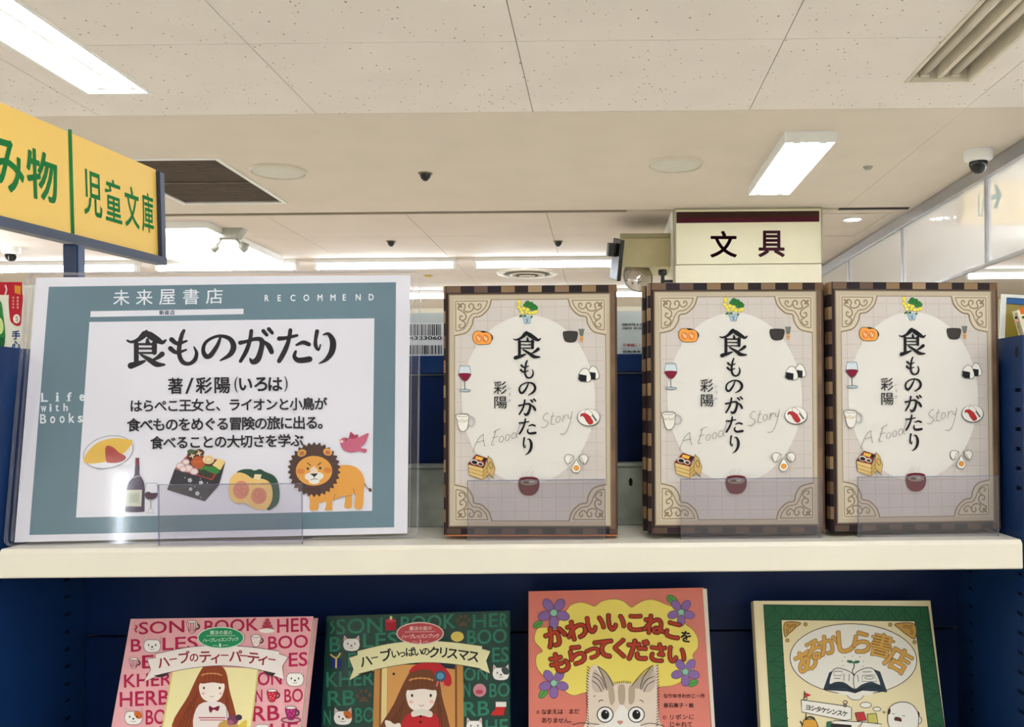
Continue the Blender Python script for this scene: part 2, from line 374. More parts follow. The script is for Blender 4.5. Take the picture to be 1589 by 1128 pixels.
def batten(x0, x1, y, z, label, group):
    t = thing('batten_lamp', label, 'ceiling lamp', group=group)
    bx('housing', M_WHITE, x0, y-.05, z-.035, x1, y+.05, z-.0005, t)
    MB().tube((x0+.03, y, z-.062), (x1-.03, y, z-.062), .024).build('tube', M_TUBE, t)
    for xa in (x0+.004, x1-.03): bx('socket', M_WHITE, xa, y-.03, z-.09, xa+.026, y+.03, z-.036, t)
for i, x in enumerate((-5.36, -3.95, -2.54, -1.13)):
    batten(x, x+1.26, 8.0, CF, ['bright tube lamp in the far row, leftmost, under the yellow sign post', 'bright tube lamp in the far row, just right of the yellow sign post', 'bright tube lamp in the far row, above the right part of the framed notice', 'bright tube lamp in the far row, above the leftmost brown book'][i], 'far row of tube lamps')
for i, x in enumerate((-4.2, -2.8, -1.4, .0)):
    batten(x, x+1.26, 10.2, CF, ['tube lamp in the farthest row, behind the left part of the framed notice', 'tube lamp in the farthest row, behind the right part of the framed notice', 'tube lamp in the farthest row, seen between the notice and the leftmost brown book', 'tube lamp in the farthest row, seen between the leftmost and middle brown books'][i], 'farthest row of tube lamps')
batten(3.62, 5.0, 9.0, CF, 'bright tube lamp low at the right edge, under the glass partition', None)
gl_ = troffer('ceiling_lamp', 'glaring lamp, widened in place of its bloom, above the framed notice, beside the twin-head spot', -3.6, 6.3, -2.75, 7.8, CF-.052, True, proud=True, ntube=4)
bx('diffuser', mat('bloom_sheet', '#FFFAFF', .3, emit=10), -3.595, 6.305, CF-.058, -2.755, 7.795, CF-.0525, gl_)  # glowing sheet stands in for the bloom around this lamp

# twin-head spotlight
tw = thing('twin_spotlight', 'small grey twin-head spot lamp on the ceiling, in front of the glare', 'spot lamp', at(355, 366, 6.6))
M_GREY = mat('grey_plastic', '#A9A99C', .5, var=.05)
twz = CF-tw.location.z
MB().prism([(-.12, twz), (-.07, twz-.07), (.07, twz-.07), (.12, twz)], -.05, .05).build('mount', M_GREY, tw)
for s in (-1, 1):
    MB().tube((s*.055, 0, twz-.07), (s*.085, 0, twz-.115), .01).build('arm', M_GREY, tw)
    MB().lathe([(0, 0), (.028, 0), (.038, .05), (0, .055)], 16, (s*.085, 0, twz-.115), M=Matrix.Rotation(math.radians(125*s), 3, 'Y')).build('lamp_head', M_GREY, tw)

# air grille
ag = thing('air_grille', 'dark brown slatted air grille in a white frame set in the ceiling', 'air vent')
gx0, gy0, gx1, gy1 = HOLES[2]
fb = MB(); q = .018
for a in ((gx0-q, gy0-q, gx0+.004, gy1+q), (gx1-.004, gy0-q, gx1+q, gy1+q), (gx0+.004, gy0-q, gx1-.004, gy0+.004), (gx0+.004, gy1-.004, gx1-.004, gy1+q)): fb.box(a[0], a[1], CZ-.008, a[2], a[3], CZ-.0005)
fb.build('frame', M_WHITE, ag)
bx('backing', M_DARK, gx0, gy0, CZ+.06, gx1, gy1, CZ+.065, ag)
sl = MB(); n = 44
for i in range(n):
    y = gy0+.02+(gy1-gy0-.04)*i/(n-1)
    sl.box(gx0+.004, y-.004, CZ+.002, gx1-.004, y+.006, CZ+.022)
tag(sl.build('slats', M_SLAT, ag), kind='stuff')
bx('cross_bar', M_SLAT, gx0+.004, (gy0+gy1)/2-.012, CZ-.004, gx1-.004, (gy0+gy1)/2+.012, CZ+.001, ag)

# flat round speakers, sprinklers, cameras, diffuser, downlight
def disc(x, y, Y, r, label):
    p = at(x, y, Y); t = thing('ceiling_speaker', label, 'speaker', (p.x, p.y, CZ), group='round white ceiling speakers')
    MB().lathe([(0, -.012), (r*.6, -.0115), (r*.9, -.008), (r*.95, -.0005)], 48).build('grille', mat('speaker_cloth', '#D9D5C8', .7, var=.03), t)
    MB().lathe([(r*.951, -.0005), (r*.955, -.014), (r, -.010), (r*1.01, -.0005)], 48).build('rim', M_DULL, t)
disc(432, 262, 4.93, .15, 'round flat white ceiling speaker right of the brown air grille')
disc(1048, 254, 4.86, .15, 'round flat white ceiling speaker left of the short bright lamp')
def sprinkler(x, y, z, label, r=.03, name='smoke_sensor', m=None):
    d = ray(x, y); Y = (z-.03-1.4)/d.z; p = at(x, y, Y); t = thing(name, label, 'ceiling sensor', (p.x, p.y, z))
    MB().lathe([(0, -.006), (r*1.3, -.005), (r*1.35, -.0005)], 24).build('base_plate', m or M_TRIM, t)
    MB().lathe([(0, -.045 if m is None else -.02), (r*.4, -.042 if m is None else -.019), (r*.9, -.025 if m is None else -.014), (r, -.012), (r, -.0061)], 24).build('head', M_BLACK if m is None else m, t)
sprinkler(660, 277, CZ, 'black ceiling sensor in the middle of the plain ceiling')
sprinkler(607, 380, CF, 'small black ceiling sensor above the bright tube row, on the left')
sprinkler(866, 380, CF, 'small black ceiling sensor left of the beige wall box')
sprinkler(1347, 267, CZ, 'tiny grey ceiling sensor left of the dome camera', .02, m=M_GREY)
sprinkler(190, 382, CF, 'small black ceiling sensor right of the blue sign post')
sprinkler(665, 432, CF, 'small yellowish sprinkler head between the notice and the leftmost brown book', .035, 'sprinkler_head', mat('brass', '#B89B4C', .4, .6, var=.1))
def dome(x, y, z, r, label):
    d = ray(x, y); Y = (z-1.4)/d.z; p = at(x, y, Y); t = thing('dome_camera', label, 'security camera', (p.x, p.y, z))
    MB().lathe([(r*1.02, -.0005), (r, -r*.1), (r*.95, -r*.62), (r*.62, -r*.8), (0, -r*.8)], 40).build('base', M_WHITE, t)
    MB().lathe([(r*.63, -r*.79), (r*.62, -r*1.05), (r*.48, -r*1.4), (r*.25, -r*1.58), (0, -r*1.63)], 40).build('dome', M_SMOKED, t)
dome(1518, 234, CZ, .073, 'white dome camera with a black lens beside the glass partition')
dome(17, 384, CF, .07, 'white dome camera with a black lens at the left edge below the yellow sign')
p = at(818, 427, 8.9); t = thing('air_diffuser', 'round ceiling air diffuser with concentric rings above the leftmost brown book', 'air vent', (p.x, p.y, CF))
for i, (r, m) in enumerate(((.30, M_DULL), (.22, M_SLAT), (.18, M_DULL), (.11, M_SLAT), (.08, M_DULL))):
    MB().lathe([(r, -.0005), (r*.98, -.012-.006*i), (r*.80, -.016-.006*i), (r*.78, -.0005)], 40).build('ring', m, t)
p = at(1323, 344, 6.45); t = thing('downlight', 'small round lit downlight right of the white pillar sign', 'ceiling lamp', (p.x, p.y, CF))
MB().lathe([(.07, -.0005), (.07, -.008), (.062, -.008), (.06, -.002)], 32).build('rim', M_WHITE, t)
MB().lathe([(.059, -.004), (0, -.004)], 32).build('lens', mat('lit_lens', '#FFFFFF', .3, emit=9), t)
bx_acc = thing('access_hatch', 'thin square access hatch outline in the far ceiling right of the pillar', 'hatch')
hx0, hx1 = 1.47, 2.0
for a in ((hx0, 6.25, hx0+.012, 7.1), (hx1, 6.25, hx1+.012, 7.1), (hx0+.012, 7.088, hx1, 7.1), (hx0+.012, 6.25, hx1, 6.262)): bx('frame_bar', M_DULL, a[0], a[1], CF-.005, a[2], a[3], CF-.0005, bx_acc)

# pillar and stationery sign
pl = struct(bx('pillar', M_WALL, .48, 6.04, 0, 1.45, 7.05, 2.719))
sg = thing('department_sign', 'cream sign board with a maroon top band and two maroon characters on the pillar', 'sign', (0, 5.95, 0))
M_SIGN = mat('cream_sign_board', '#EDE6C8', .5, var=.02, scale=6)
bx('board', M_SIGN, .497, .004, 2.33, 1.452, .06, 2.688, sg)
fr = MB(); fr.box(.488, 0, 2.688, 1.461, .085, 2.698); fr.box(.488, 0, 2.326, .497, .085, 2.688); fr.box(1.452, 0, 2.326, 1.461, .085, 2.688)
fr.build('frame', mat('grey_green_frame', '#A6A184', .5, var=.05), sg)
bx('lower_board', mat('cream_board_lower', '#EEE6CE', .5, var=.02), .492, .012, 1.5, 1.455, .085, 2.3255, sg)
A = Art(Matrix.Translation((0, 5.954, 0)), .0005, (930, 310, 1330, 480, 1589))
A.poly('#3A2219', [(475, 75), (1356, 68), (1356, 103), (475, 110)]); A.poly('#4A0E20', [(475, 110), (1356, 103), (1356, 135), (475, 144)])
A.fit('#4A1428', '文', 687, 195, 845, 353, .022); A.fit('#4A1428', '具', 983, 193, 1140, 350, .022)
o = A.build('lettering', sg); o.location = (0, .004, 0)

# wall box with tilted monitor, mirror and small spot left of the pillar
p0 = at(960, 367, 6.35); p1 = at(1030, 417, 6.35)
wb = thing('wall_box', 'beige metal box fixed to the side of the pillar', 'box')
bx('body', mat('beige_box', '#C2B88E', .5, var=.04), p0.x+.02, 6.25, p1.z, .479, 6.7, p0.z-.03, wb, bevel=.004)
bx('top_cover', mat('beige_box_top', '#A59C7A', .5, var=.04), p0.x+.005, 6.24, p0.z-.0295, .479, 6.71, p0.z, wb, bevel=.003)
mo = thing('hanging_monitor', 'thin black tilted monitor seen almost edge-on beside the beige box', 'monitor', at(958, 405, 6.2), (0, math.radians(-16), math.radians(112)))
bx('casing', M_BLACK, -.07, -.012, -.13, .07, .018, .15, mo, bevel=.006)
bx('screen', M_WHITE, -.062, -.0145, -.12, .062, -.0125, .14, mo)
bx('bracket', M_BLACK, -.02, .0185, .03, .02, .08, .12, mo, bevel=.005)
mi = thing('convex_mirror', 'small grey-pink convex mirror hanging under the beige box', 'mirror', at(990, 430, 6.3), (math.radians(80), 0, math.radians(20)))
MB().lathe([(0, .045), (.05, .038), (.09, .018), (.105, 0)], 32).build('mirror_face', mat('mirror', '#C9C2BD', .12, .9, var=.02), mi)
MB().lathe([(.106, .004), (.112, 0), (.106, -.006), (0, -.006)], 32).build('rim', M_GREY, mi)
ss = thing('clip_spotlight', 'tiny black spot lamp at the lower left edge of the pillar sign', 'spot lamp', at(1028, 430, 6.0))
MB().lathe([(0, .03), (.028, .028), (.03, 0), (.022, -.01), (0, -.01)], 20, (0, 0, .02)).build('head', M_BLACK, ss)
bx('wall_arm', M_BLACK, .0135, .045, -.03, .479-ss.location.x, .062, -.012, ss); bx('arm_joint', M_BLACK, -.009, .0112, -.03, .0133, .062, -.012, ss)
bx('stem', M_BLACK, -.011, -.011, -.12, .013, .011, .009, ss)

# smoke-barrier glass partition running away on the right
def film_glass():
    m = bpy.data.materials.new('milky_glass'); m.use_nodes = True; nt = m.node_tree; nt.nodes.clear()
    N = nt.nodes.new; o = N('ShaderNodeOutputMaterial'); t = N('ShaderNodeBsdfTransparent'); t.inputs[0].default_value = (.95, .96, .95, 1)
    g = N('ShaderNodeBsdfGlossy'); g.inputs['Roughness'].default_value = .06; g.inputs[0].default_value = (.95, .95, 1, 1)
    tc = N('ShaderNodeTexCoord'); n = N('ShaderNodeTexNoise'); n.inputs['Scale'].default_value = 5; n.inputs['Detail'].default_value = 3
    mp = N('ShaderNodeMapping'); mp.inputs['Scale'].default_value = (1, 1, .35); nt.links.new(tc.outputs['Object'], mp.inputs[0]); nt.links.new(mp.outputs[0], n.inputs['Vector'])
    b = N('ShaderNodeBump'); b.inputs['Strength'].default_value = .35; b.inputs['Distance'].default_value = .02; nt.links.new(n.outputs['Fac'], b.inputs['Height']); nt.links.new(b.outputs[0], g.inputs['Normal'])
    d = N('ShaderNodeBsdfTranslucent'); d.inputs[0].default_value = (.96, .96, .98, 1); d2 = N('ShaderNodeBsdfDiffuse'); d2.inputs[0].default_value = (.95, .95, .96, 1)
    a1 = N('ShaderNodeMixShader'); a1.inputs[0].default_value = .5; nt.links.new(d.outputs[0], a1.inputs[1]); nt.links.new(d2.outputs[0], a1.inputs[2])
    a2 = N('ShaderNodeMixShader'); a2.inputs[0].default_value = .4; nt.links.new(t.outputs[0], a2.inputs[1]); nt.links.new(a1.outputs[0], a2.inputs[2])
    f = N('ShaderNodeFresnel'); f.inputs[0].default_value = 1.5
    a3 = N('ShaderNodeMixShader'); nt.links.new(f.outputs[0], a3.inputs[0]); nt.links.new(a2.outputs[0], a3.inputs[1]); nt.links.new(g.outputs[0], a3.inputs[2])
    exit_face(nt, a3, o); return m
gp = thing('glass_partition', 'hanging milky glass screen under an aluminium rail along the right side', 'glass screen')
GX = 2.115
bx('rail', M_ALU, GX-.03, 3.2, 2.622, GX+.03, 9.2, 2.699, gp, bevel=.004)
mull = [3.55, 4.93, 6.31, 7.69, 9.07]
MG = film_glass()
for a, b in zip(mull[:-1], mull[1:]):
    bx('glass_pane', MG, GX-.004, a+.013, 2.162, GX+.004, b-.013, 2.6215, gp)
for y in mull: bx('mullion', M_ALU, GX-.014, y-.012, 2.162, GX+.014, y+.012, 2.6215, gp)
bx('bottom_rail', M_ALU, GX-.012, 3.54, 2.145, GX+.012, 9.082, 2.1615, gp)
ex = thing('reflected_exit_sign', 'pale glowing exit sign with a green arrow, standing in for a reflection in the glass', 'sign', (2.32, 5.3, 2.56))  # box placed behind the glass in place of a reflected sign
bx('box', mat('exit_face', '#D8C090', .5, emit=.25), -.185, 0, -.11, .2, .05, .1395, ex)
A = Art(ex, .0005, (1270, 211, 1589, 571, 1000))
A.poly('#0E6A40', [(830, 290), (866, 280), (852, 240), (868, 236), (893, 285), (868, 356), (852, 352), (866, 306), (830, 318)])
A.line('#1E7A50', [(780, 395), (780, 285), (812, 270), (812, 400)], 7); A.line('#1E7A50', [(790, 330), (804, 310), (800, 350), (790, 390)], 8)
A.build('arrow_print', ex)

# yellow category sign on a blue post
P1 = at(250, 265, 1.645); P0 = at(250, 406, 1.645); Z0 = P0.z
ys_ = thing('category_sign', 'yellow aisle sign board with green characters in a dark blue frame on a post', 'sign', (P1.x, P1.y, Z0), (0, math.radians(-2.0), math.radians(88.3)))
bpy.context.view_layer.update()
A = Art(ys_, .0, (0, 150, 270, 420, 1128)); H0 = P1.z-Z0
M_YEL = mat('yellow_board', '#FFD264', .4, var=.02, scale=5)
xl = -.95
MB().box(xl, .0005, .008, -.012, .006, H0-.002).build('panel', M_YEL, ys_)
fr = MB(); fr.box(xl, -.007, -.006, .004, .012, .0078); fr.box(-.0118, -.007, .0079, .003, .012, H0-.006)
fr.build('frame', mat('sign_blue', '#1B2F52', .35, var=.05), ys_)
A.poly('#0A7A38', [(442, 211), (465, 214), (484, 892), (461, 886)])
GC = '#0A7A38'
def bt(ch, xa, ya, xb, yb, b=.02):      # glyph box given by its top-left and bottom-right crop pixels
    p = A.L(xa, ya); q = A.L(xb, yb); A.tq(GC, ch, (p[0], p[1]), (q[0], p[1]), (p[0], q[1]), b, local=True)
bt('物', 172, 322, 375, 698); bt('み', -45, 250, 158, 640); bt('読', -330, 150, -80, 600)
bt('児', 540, 464, 664, 790, .012); bt('童', 680, 522, 792, 826, .012); bt('文', 807, 570, 905, 862, .012); bt('庫', 918, 612, 998, 890, .012)
A.y0 = 0
o = A.build('lettering', ys_)
# post
po = thing('sign_post', 'dark blue square steel post under the yellow aisle sign', 'post', (0, 0, 0))
pc = at(115, 400, 1.365); zt = at(112, 378, 1.365).z
bx('post', mat('sign_blue', '#1B2F52'), pc.x-.011, pc.y-.011, .012, pc.x+.009, pc.y+.011, zt-.002, po, bevel=.002)
bx('face_strip', mat('sign_blue_light', '#36517C', .35, var=.05), pc.x+.0095, pc.y-.008, .012, pc.x+.0115, pc.y+.008, zt-.004, po)
bx('foot_plate', M_ALU, pc.x-.1, pc.y-.1, .0005, pc.x+.1, pc.y+.1, .0115, po)

# ------------------------------------------------------------------ the blue shelving unit
XL, XR = -.4500, .3065
gon = thing('shelving_unit', 'navy blue steel shelving unit with slotted side panels', 'shelving')
def side(x0, x1, xin):
    mb = MB(); Zb, Zt = .06, 1.449; Y0, Y1 = .658, .79
    cols = [(.6612, .670), (.752, .761)]
    ysl = [Y0]+[v for c in cols for v in c]+[Y1]
    for i in range(0, len(ysl)-1, 2): mb.box(x0, ysl[i], Zb, x1, ysl[i+1], Zt)
    for c0, c1 in cols:
        z = Zb; k = 0
        zs = [1.29-.0145*j-.004 for j in range(0, 62)][::-1]+[1.335+.0145*j for j in range(0, 6)]
        for s_ in zs: mb.box(x0, c0, z, x1, c1, s_); z = s_+.003
        mb.box(x0, c0, z, x1, c1, Zt)
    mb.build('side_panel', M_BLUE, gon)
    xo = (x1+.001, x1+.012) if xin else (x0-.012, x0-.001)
    bx('slot_dark_plate', M_DARK, xo[0], Y0, Zb, xo[1], Y1, Zt-.004, gon)  # near-black plate gives the slots their dark inside
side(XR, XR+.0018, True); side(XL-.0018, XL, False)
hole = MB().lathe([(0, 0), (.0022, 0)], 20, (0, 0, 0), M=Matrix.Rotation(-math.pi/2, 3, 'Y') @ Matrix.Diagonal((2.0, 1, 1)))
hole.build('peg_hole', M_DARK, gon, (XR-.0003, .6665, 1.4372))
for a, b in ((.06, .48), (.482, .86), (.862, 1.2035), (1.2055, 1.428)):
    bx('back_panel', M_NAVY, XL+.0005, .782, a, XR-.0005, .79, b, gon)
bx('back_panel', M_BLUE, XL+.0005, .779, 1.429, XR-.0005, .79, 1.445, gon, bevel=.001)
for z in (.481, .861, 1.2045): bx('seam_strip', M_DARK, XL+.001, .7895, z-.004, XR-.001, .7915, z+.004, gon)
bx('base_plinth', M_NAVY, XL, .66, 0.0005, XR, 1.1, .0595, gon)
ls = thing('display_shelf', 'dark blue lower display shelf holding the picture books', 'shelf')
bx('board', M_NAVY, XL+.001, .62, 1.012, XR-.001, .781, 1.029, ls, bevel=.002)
# upper cream shelf
sh = thing('shelf_board', 'cream white steel shelf carrying the notice and the brown books', 'shelf')
x0, x1 = -.4400, .3045
MB().prismx([(.6585, 1.2998), (.6560, 1.2972), (.6555, 1.2795), (.6568, 1.2785), (.66, 1.2785), (.66, 1.2975), (.7795, 1.2975), (.7795, 1.2998)], x0, x1).build('tray', M_CREAM, sh, bevel=.0006)
for x, s in ((x0, 1), (x1, -1)): bx('end_cap', M_CREAM, x+.0002*s if s > 0 else x-.0032, .661, 1.279, x+.003*s+.0002 if s > 0 else x-.0002, .775, 1.2972, sh)
bx('stiffener', M_CREAM, x0+.01, .76, 1.28, x1-.01, .778, 1.2972, sh)
rl = thing('book_stop_rail', 'mottled galvanised steel rail standing at the back of the cream shelf', 'rail')
MB().prismx([(.757, 1.3003), (.757, 1.348), (.7545, 1.3495), (.7548, 1.352), (.778, 1.352), (.778, 1.3505), (.759, 1.3505), (.759, 1.3003)], XL+.002, XR-.002).build('rail_sheet', M_GALV, rl)
for x in (.023, -.12, .175): MB().lathe([(0, 0), (.0016, 0)], 16, (x, .7568, 1.336), M=Matrix.Rotation(math.pi/2, 3, 'X') @ Matrix.Diagonal((1, 2.2, 1))).build('slot', M_DARK, rl)
bs = thing('rear_shelf_board', 'cream shelf on the far side of the shelving unit holding the white-backed books', 'shelf')
bx('board', M_CREAM, -.95, .792, 1.25, .75, 1.08, 1.2725, bs, bevel=.002)
for x in (-.93, .72): bx('support', M_NAVY, x, .80, .0005, x+.02, 1.07, 1.2495, bs)

# ------------------------------------------------------------------ brown books
def book_body(W, H, T, cov, pages, root, spine_checks=True):
    b = MB(); b.box(-W/2, 0, 0, W/2, .0006, H); b.build('front_cover', cov, root)
    MB().box(-W/2+.0008, .0007, .0012, W/2-.002, T-.0007, H-.0012).build('page_block', pages, root)
    MB().box(-W/2, T-.0006, 0, W/2, T, H).build('back_cover', cov, root)
BW, BH, BT = .1300, .1885, .014
b1 = thing('brown_book', 'brown bordered book with food drawings, leftmost of the three facing out, front copy', 'book', (-.0544, .6800, 1.3035), (math.radians(-1.2), math.radians(.25), math.radians(-1.6)), 'brown food-story books facing out')
M_KRAFT = mat('old_map_cover', '#CBC2BC', .5, var=.045, scale=30)
M_BRN = mat('dark_brown_cover', '#33231E', .45, var=.25, scale=40)
book_body(BW, BH, BT, M_BRN, M_PAGES, b1)
# chequered spine: curved strip of cells on the left side
def spine(root, n=20):
    cols = ['#2A1C1E', '#8A6D50', '#241820', '#75583F', '#2A1C1E', '#967A5A']
    mb = MB(); H = BH; seg = 4
    for i in range(n):
        for j in range(seg):
            t0, t1 = j/seg, (j+1)/seg
            def P(t): a = math.pi*t; return (-BW/2-.0026*math.sin(a)-.0001, BT*(1-math.cos(a))/2)
            (xa, ya), (xb, yb) = P(t0), P(t1); z0, z1 = H*i/n, H*(i+1)/n
            mb.add([(xa, ya, z0), (xb, yb, z0), (xb, yb, z1), (xa, ya, z1)], [(3, 2, 1, 0)], i % 6)
    return mb.build('spine', [ink(c) for c in cols], root)
spine(b1)
A = Art(b1, .0002)
def cover_art(A):
    VA = (680, 430, 960, 640, 1504); VB = (680, 640, 970, 850, 1558)
    A.view(*VA); h, w2 = BH, BW/2
    K = lambda x, y: A.L(x, y)
    # right and left border, rough brown
    A.lpoly(mat('rough_brown_edge', '#6A523C', .5, var=.35, scale=60), [(w2-.0060, 0.004), (w2, .004), (w2, h-.005), (w2-.0060, h-.005)])
    A.lpoly('#2E1F1C', [(-w2, 0), (-w2+.0018, 0), (-w2+.0018, h), (-w2, h)])
    A.lpoly('#4A3529', [(w2-.0015, 0), (w2, 0), (w2, h), (w2-.0015, h)])
    ed = [20, 70, 187, 300, 412, 525, 638, 750, 863, 973, 1090, 1198, 1315, 1420, 1470]
    cc = ['#2C2024', '#6F5845', '#2A1F26', '#665044', '#231C24', '#8A6F50', '#2B1D1C', '#A08566', '#261C20', '#846A52', '#221A1C', '#8D7150', '#2A1C1C', '#70543C']
    xs_ = [K(e, 75)[0] for e in ed]; xs_[0] = -w2; xs_[-1] = w2
    for i in range(14):
        for z0, z1, o in ((h-.0052, h-.0003, 0), (.0006, .0046, 1)):
            cl = cc[(i+o*3) % 14] if not o else ['#2A1E22', '#574439'][i % 2 == 1]
            A.lpoly(cl, [(xs_[i], z0), (xs_[i+1], z0), (xs_[i+1], z1), (xs_[i], z1)])
    # map panel
    xa, xb, za, zb = -w2+.0036, w2-.0060, .0074, h-.0076
    A.lpoly('#8E7A62', [(xa-.0012, za-.0012), (xb+.0012, za-.0012), (xb+.0012, zb+.0012), (xa-.0012, zb+.0012)])
    A.lpoly('#BCAE98', [(xa-.0004, za-.0004), (xb+.0004, za-.0004), (xb+.0004, zb+.0004), (xa-.0004, zb+.0004)])
    xa, xb, za, zb = xa+.0030, xb-.0022, za+.0028, zb-.0028
    A.lpoly('#8E7C66', [(xa, za), (xb, za), (xb, zb), (xa, zb)])
    A.lpoly(M_KRAFT, [(xa+.0006, za+.0006), (xb-.0006, za+.0006), (xb-.0006, zb-.0006), (xa+.0006, zb-.0006)])
    st = (xs_[5]-xs_[3])/2
    for k in range(-5, 6):
        x = xs_[7]+k*st
        if xa < x < xb: A.lpoly('#BFB1A0', [(x-.0002, za), (x+.0002, za), (x+.0002, zb), (x-.0002, zb)])
    for k in range(0, 16):
        z = zb-.0060-k*st
        if z > za: A.lpoly('#BFB1A0', [(xa, z-.0002), (xb, z-.0002), (xb, z+.0002), (xa, z+.0002)])
    cx, cz = K(750, 1020); rx = .0507; rz = .0640; ct = A.view(0, 0, 1589, 1128, 1589).L(819.5, 620)
    A.lpoly(mat('ivory_oval', '#DEDAD4', .5, var=.01), [(ct[0]+rx*math.cos(t), ct[1]+rz*math.sin(t)) for t in (2*math.pi*i/64 for i in range(64))])
    # corner ornaments
    for (ox, oz, fx, fz) in ((xa, zb, 1, -1), (xb, zb, -1, -1), (xa, za, 1, 1), (xb, za, -1, 1)):
        T = lambda p: (ox+fx*p[0]*.0001, oz+fz*p[1]*.0001)
        lob = [(0, 0), (285, 0)]+smooth([(285, 0), (262, 70), (205, 125), (150, 140), (138, 190), (95, 250), (0, 275)], 5, False)+[(0, 275)]
        A.lpoly(mat('ornament_ground', '#CBBFA9', .5, var=.03), [T(p) for p in lob])
        def sk(pts, wd, col='#8B785D', n=5):
            p = smooth([(q[0], q[1]) for q in pts], n, False); A.up(); L_ = len(p); vs = []
            for i in range(L_):
                a, b = p[max(i-1, 0)], p[min(i+1, L_-1)]; dx, dy = b[0]-a[0], b[1]-a[1]; d = math.hypot(dx, dy) or 1
                nx, ny = -dy/d*wd/2, dx/d*wd/2; vs += [T((p[i][0]+nx, p[i][1]+ny)), T((p[i][0]-nx, p[i][1]-ny))]
            A.raw(col, vs, [(2*i, 2*i+1, 2*i+3, 2*i+2) for i in range(L_-1)])
        sk([(285, 0), (262, 70), (205, 125), (150, 140), (138, 190), (95, 250), (0, 275)], 10)
        sk([(255, 12), (235, 62), (190, 102), (140, 112), (112, 150), (98, 185), (70, 225), (15, 240)], 8)
        sk([(12, 12), (255, 12)], 7); sk([(12, 12), (12, 240)], 7)
        sk([(40, 45), (65, 30), (85, 50), (75, 80), (100, 95), (135, 85), (150, 50), (130, 32), (112, 48), (122, 66)], 10)
        sk([(150, 60), (175, 80), (205, 60), (200, 35), (182, 40), (186, 54)], 9)
        sk([(40, 45), (30, 70), (55, 85), (85, 110), (90, 140), (70, 160), (45, 150), (48, 125), (66, 130)], 10)
        sk([(62, 165), (85, 180), (70, 212), (42, 215), (38, 195), (55, 190)], 9)
        sk([(28, 28), (60, 60)], 14); sk([(60, 28), (50, 50)], 10); sk([(28, 62), (50, 56)], 10)
    BK = '#1E1A1C'
    # flowers
    A.view(*VA)
    for x, y in ((745, 215), (775, 225), (800, 245), (760, 240), (730, 235), (785, 262), (812, 258)): A.ell('#2F7A34', x, y, 20, 17, 20); A.ring('#1B4A22', x, y, 20, 17, 3, 20)
    for x, y in ((680, 222), (672, 250), (690, 270), (715, 262), (700, 295), (735, 290), (765, 300), (795, 298), (815, 290), (745, 272), (675, 205)): A.ell('#E9DC58', x, y, 17, 15); A.ring('#9A8E2C', x, y, 16, 14, 2)
    for x, y in ((690, 325), (775, 335), (720, 325)): A.ell('#2F6A34', x, y, 16, 9, 30)
    A.poly('#A9C4D2', [(703, 330), (775, 330), (765, 386), (722, 388)]); A.line('#4D6C80', [(703, 330), (775, 330), (765, 386), (722, 388)], 4, closed=True)
    A.line('#3D5A70', [(730, 345), (750, 380)], 5); A.line('#3D5A70', [(752, 340), (735, 380)], 4)
    # pumpkin
    A.ell('#2B2522', 383, 498, 76, 48, -12); A.shape('#EFA04A', BK, [(290, 490), (310, 455), (350, 452), (375, 462), (410, 460), (440, 480), (448, 520), (430, 555), (390, 562), (330, 560), (295, 530)], 4)
    for x in (338, 395): A.ell('#DE8448', x, 512, 24, 30); A.ell('#F0C090', x-6, 505, 7, 14, 20); A.ell('#F0C090', x+8, 518, 7, 14, -15); A.ring('#B8683A', x, 512, 24, 30, 3)
    # tea bowl and whisk
    A.shape('#3B3734', BK, [(1042, 462), (1070, 452), (1130, 452), (1162, 462), (1155, 515), (1135, 540), (1080, 542), (1052, 520)], 4)
    A.poly('#7F8478', [(1168, 432), (1220, 432), (1208, 492), (1184, 492)]); A.rect('#D29A5C', 1183, 492, 1208, 540)
    for x in (1178, 1190, 1200, 1211): A.line('#50544C', [(x, 434), (1195+(x-1195)*.5, 490)], 3)
    A.line('#8A5C30', [(1183, 515), (1208, 515)], 3)
    # wine glass
    A.shape('#CFD9DE', None, [(180, 742), (264, 742), (272, 800), (255, 845), (225, 866), (192, 845), (174, 800)], 4)
    A.poly('#7A1430', smooth([(174, 804), (272, 804), (262, 838), (226, 866), (188, 842)], 4)); A.line('#56636B', [(183, 742), (174, 800), (192, 845), (225, 868), (257, 845), (272, 800), (262, 742)], 4, True)
    A.ring('#56636B', 223, 742, 40, 5, 3); A.line('#56636B', [(222, 868), (224, 935)], 7); A.ell('#AEBBC2', 225, 945, 46, 11); A.ring('#4A5860', 225, 945, 46, 11, 4)
    # rice balls
    A.shape('#ECE9E2', BK, [(1250, 790), (1275, 748), (1300, 744), (1325, 770), (1342, 825), (1325, 848), (1275, 850), (1252, 825)], 4)
    A.poly('#1B1B20', [(1256, 790), (1313, 797), (1312, 850), (1275, 850)])
    A.shape('#ECE9E2', BK, [(1168, 850), (1172, 812), (1200, 770), (1228, 762), (1255, 780), (1275, 840), (1260, 870), (1215, 874), (1175, 862)], 4)
    A.poly('#1B1B20', [(1175, 808), (1238, 820), (1236, 872), (1190, 868), (1170, 852)])
    # title
    for ch, b in (('食', (622, 452, 858, 682)), ('も', (685, 697, 797, 845)), ('の', (672, 872, 815, 990)), ('が', (672, 1022, 822, 1152))): kanji(A, '#15131A', ch, *b, 1.18)
    A.fit('#1C1A20', '彩', 466, 870, 572, 975, .006); A.fit('#1C1A20', '陽', 470, 996, 575, 1095, .006)
    A.fit('#6B6468', 'い', 584, 918, 608, 938); A.fit('#6B6468', 'ろ', 588, 966, 606, 990); A.fit('#6B6468', 'は', 584, 1018, 608, 1036)
    A.view(*VB)
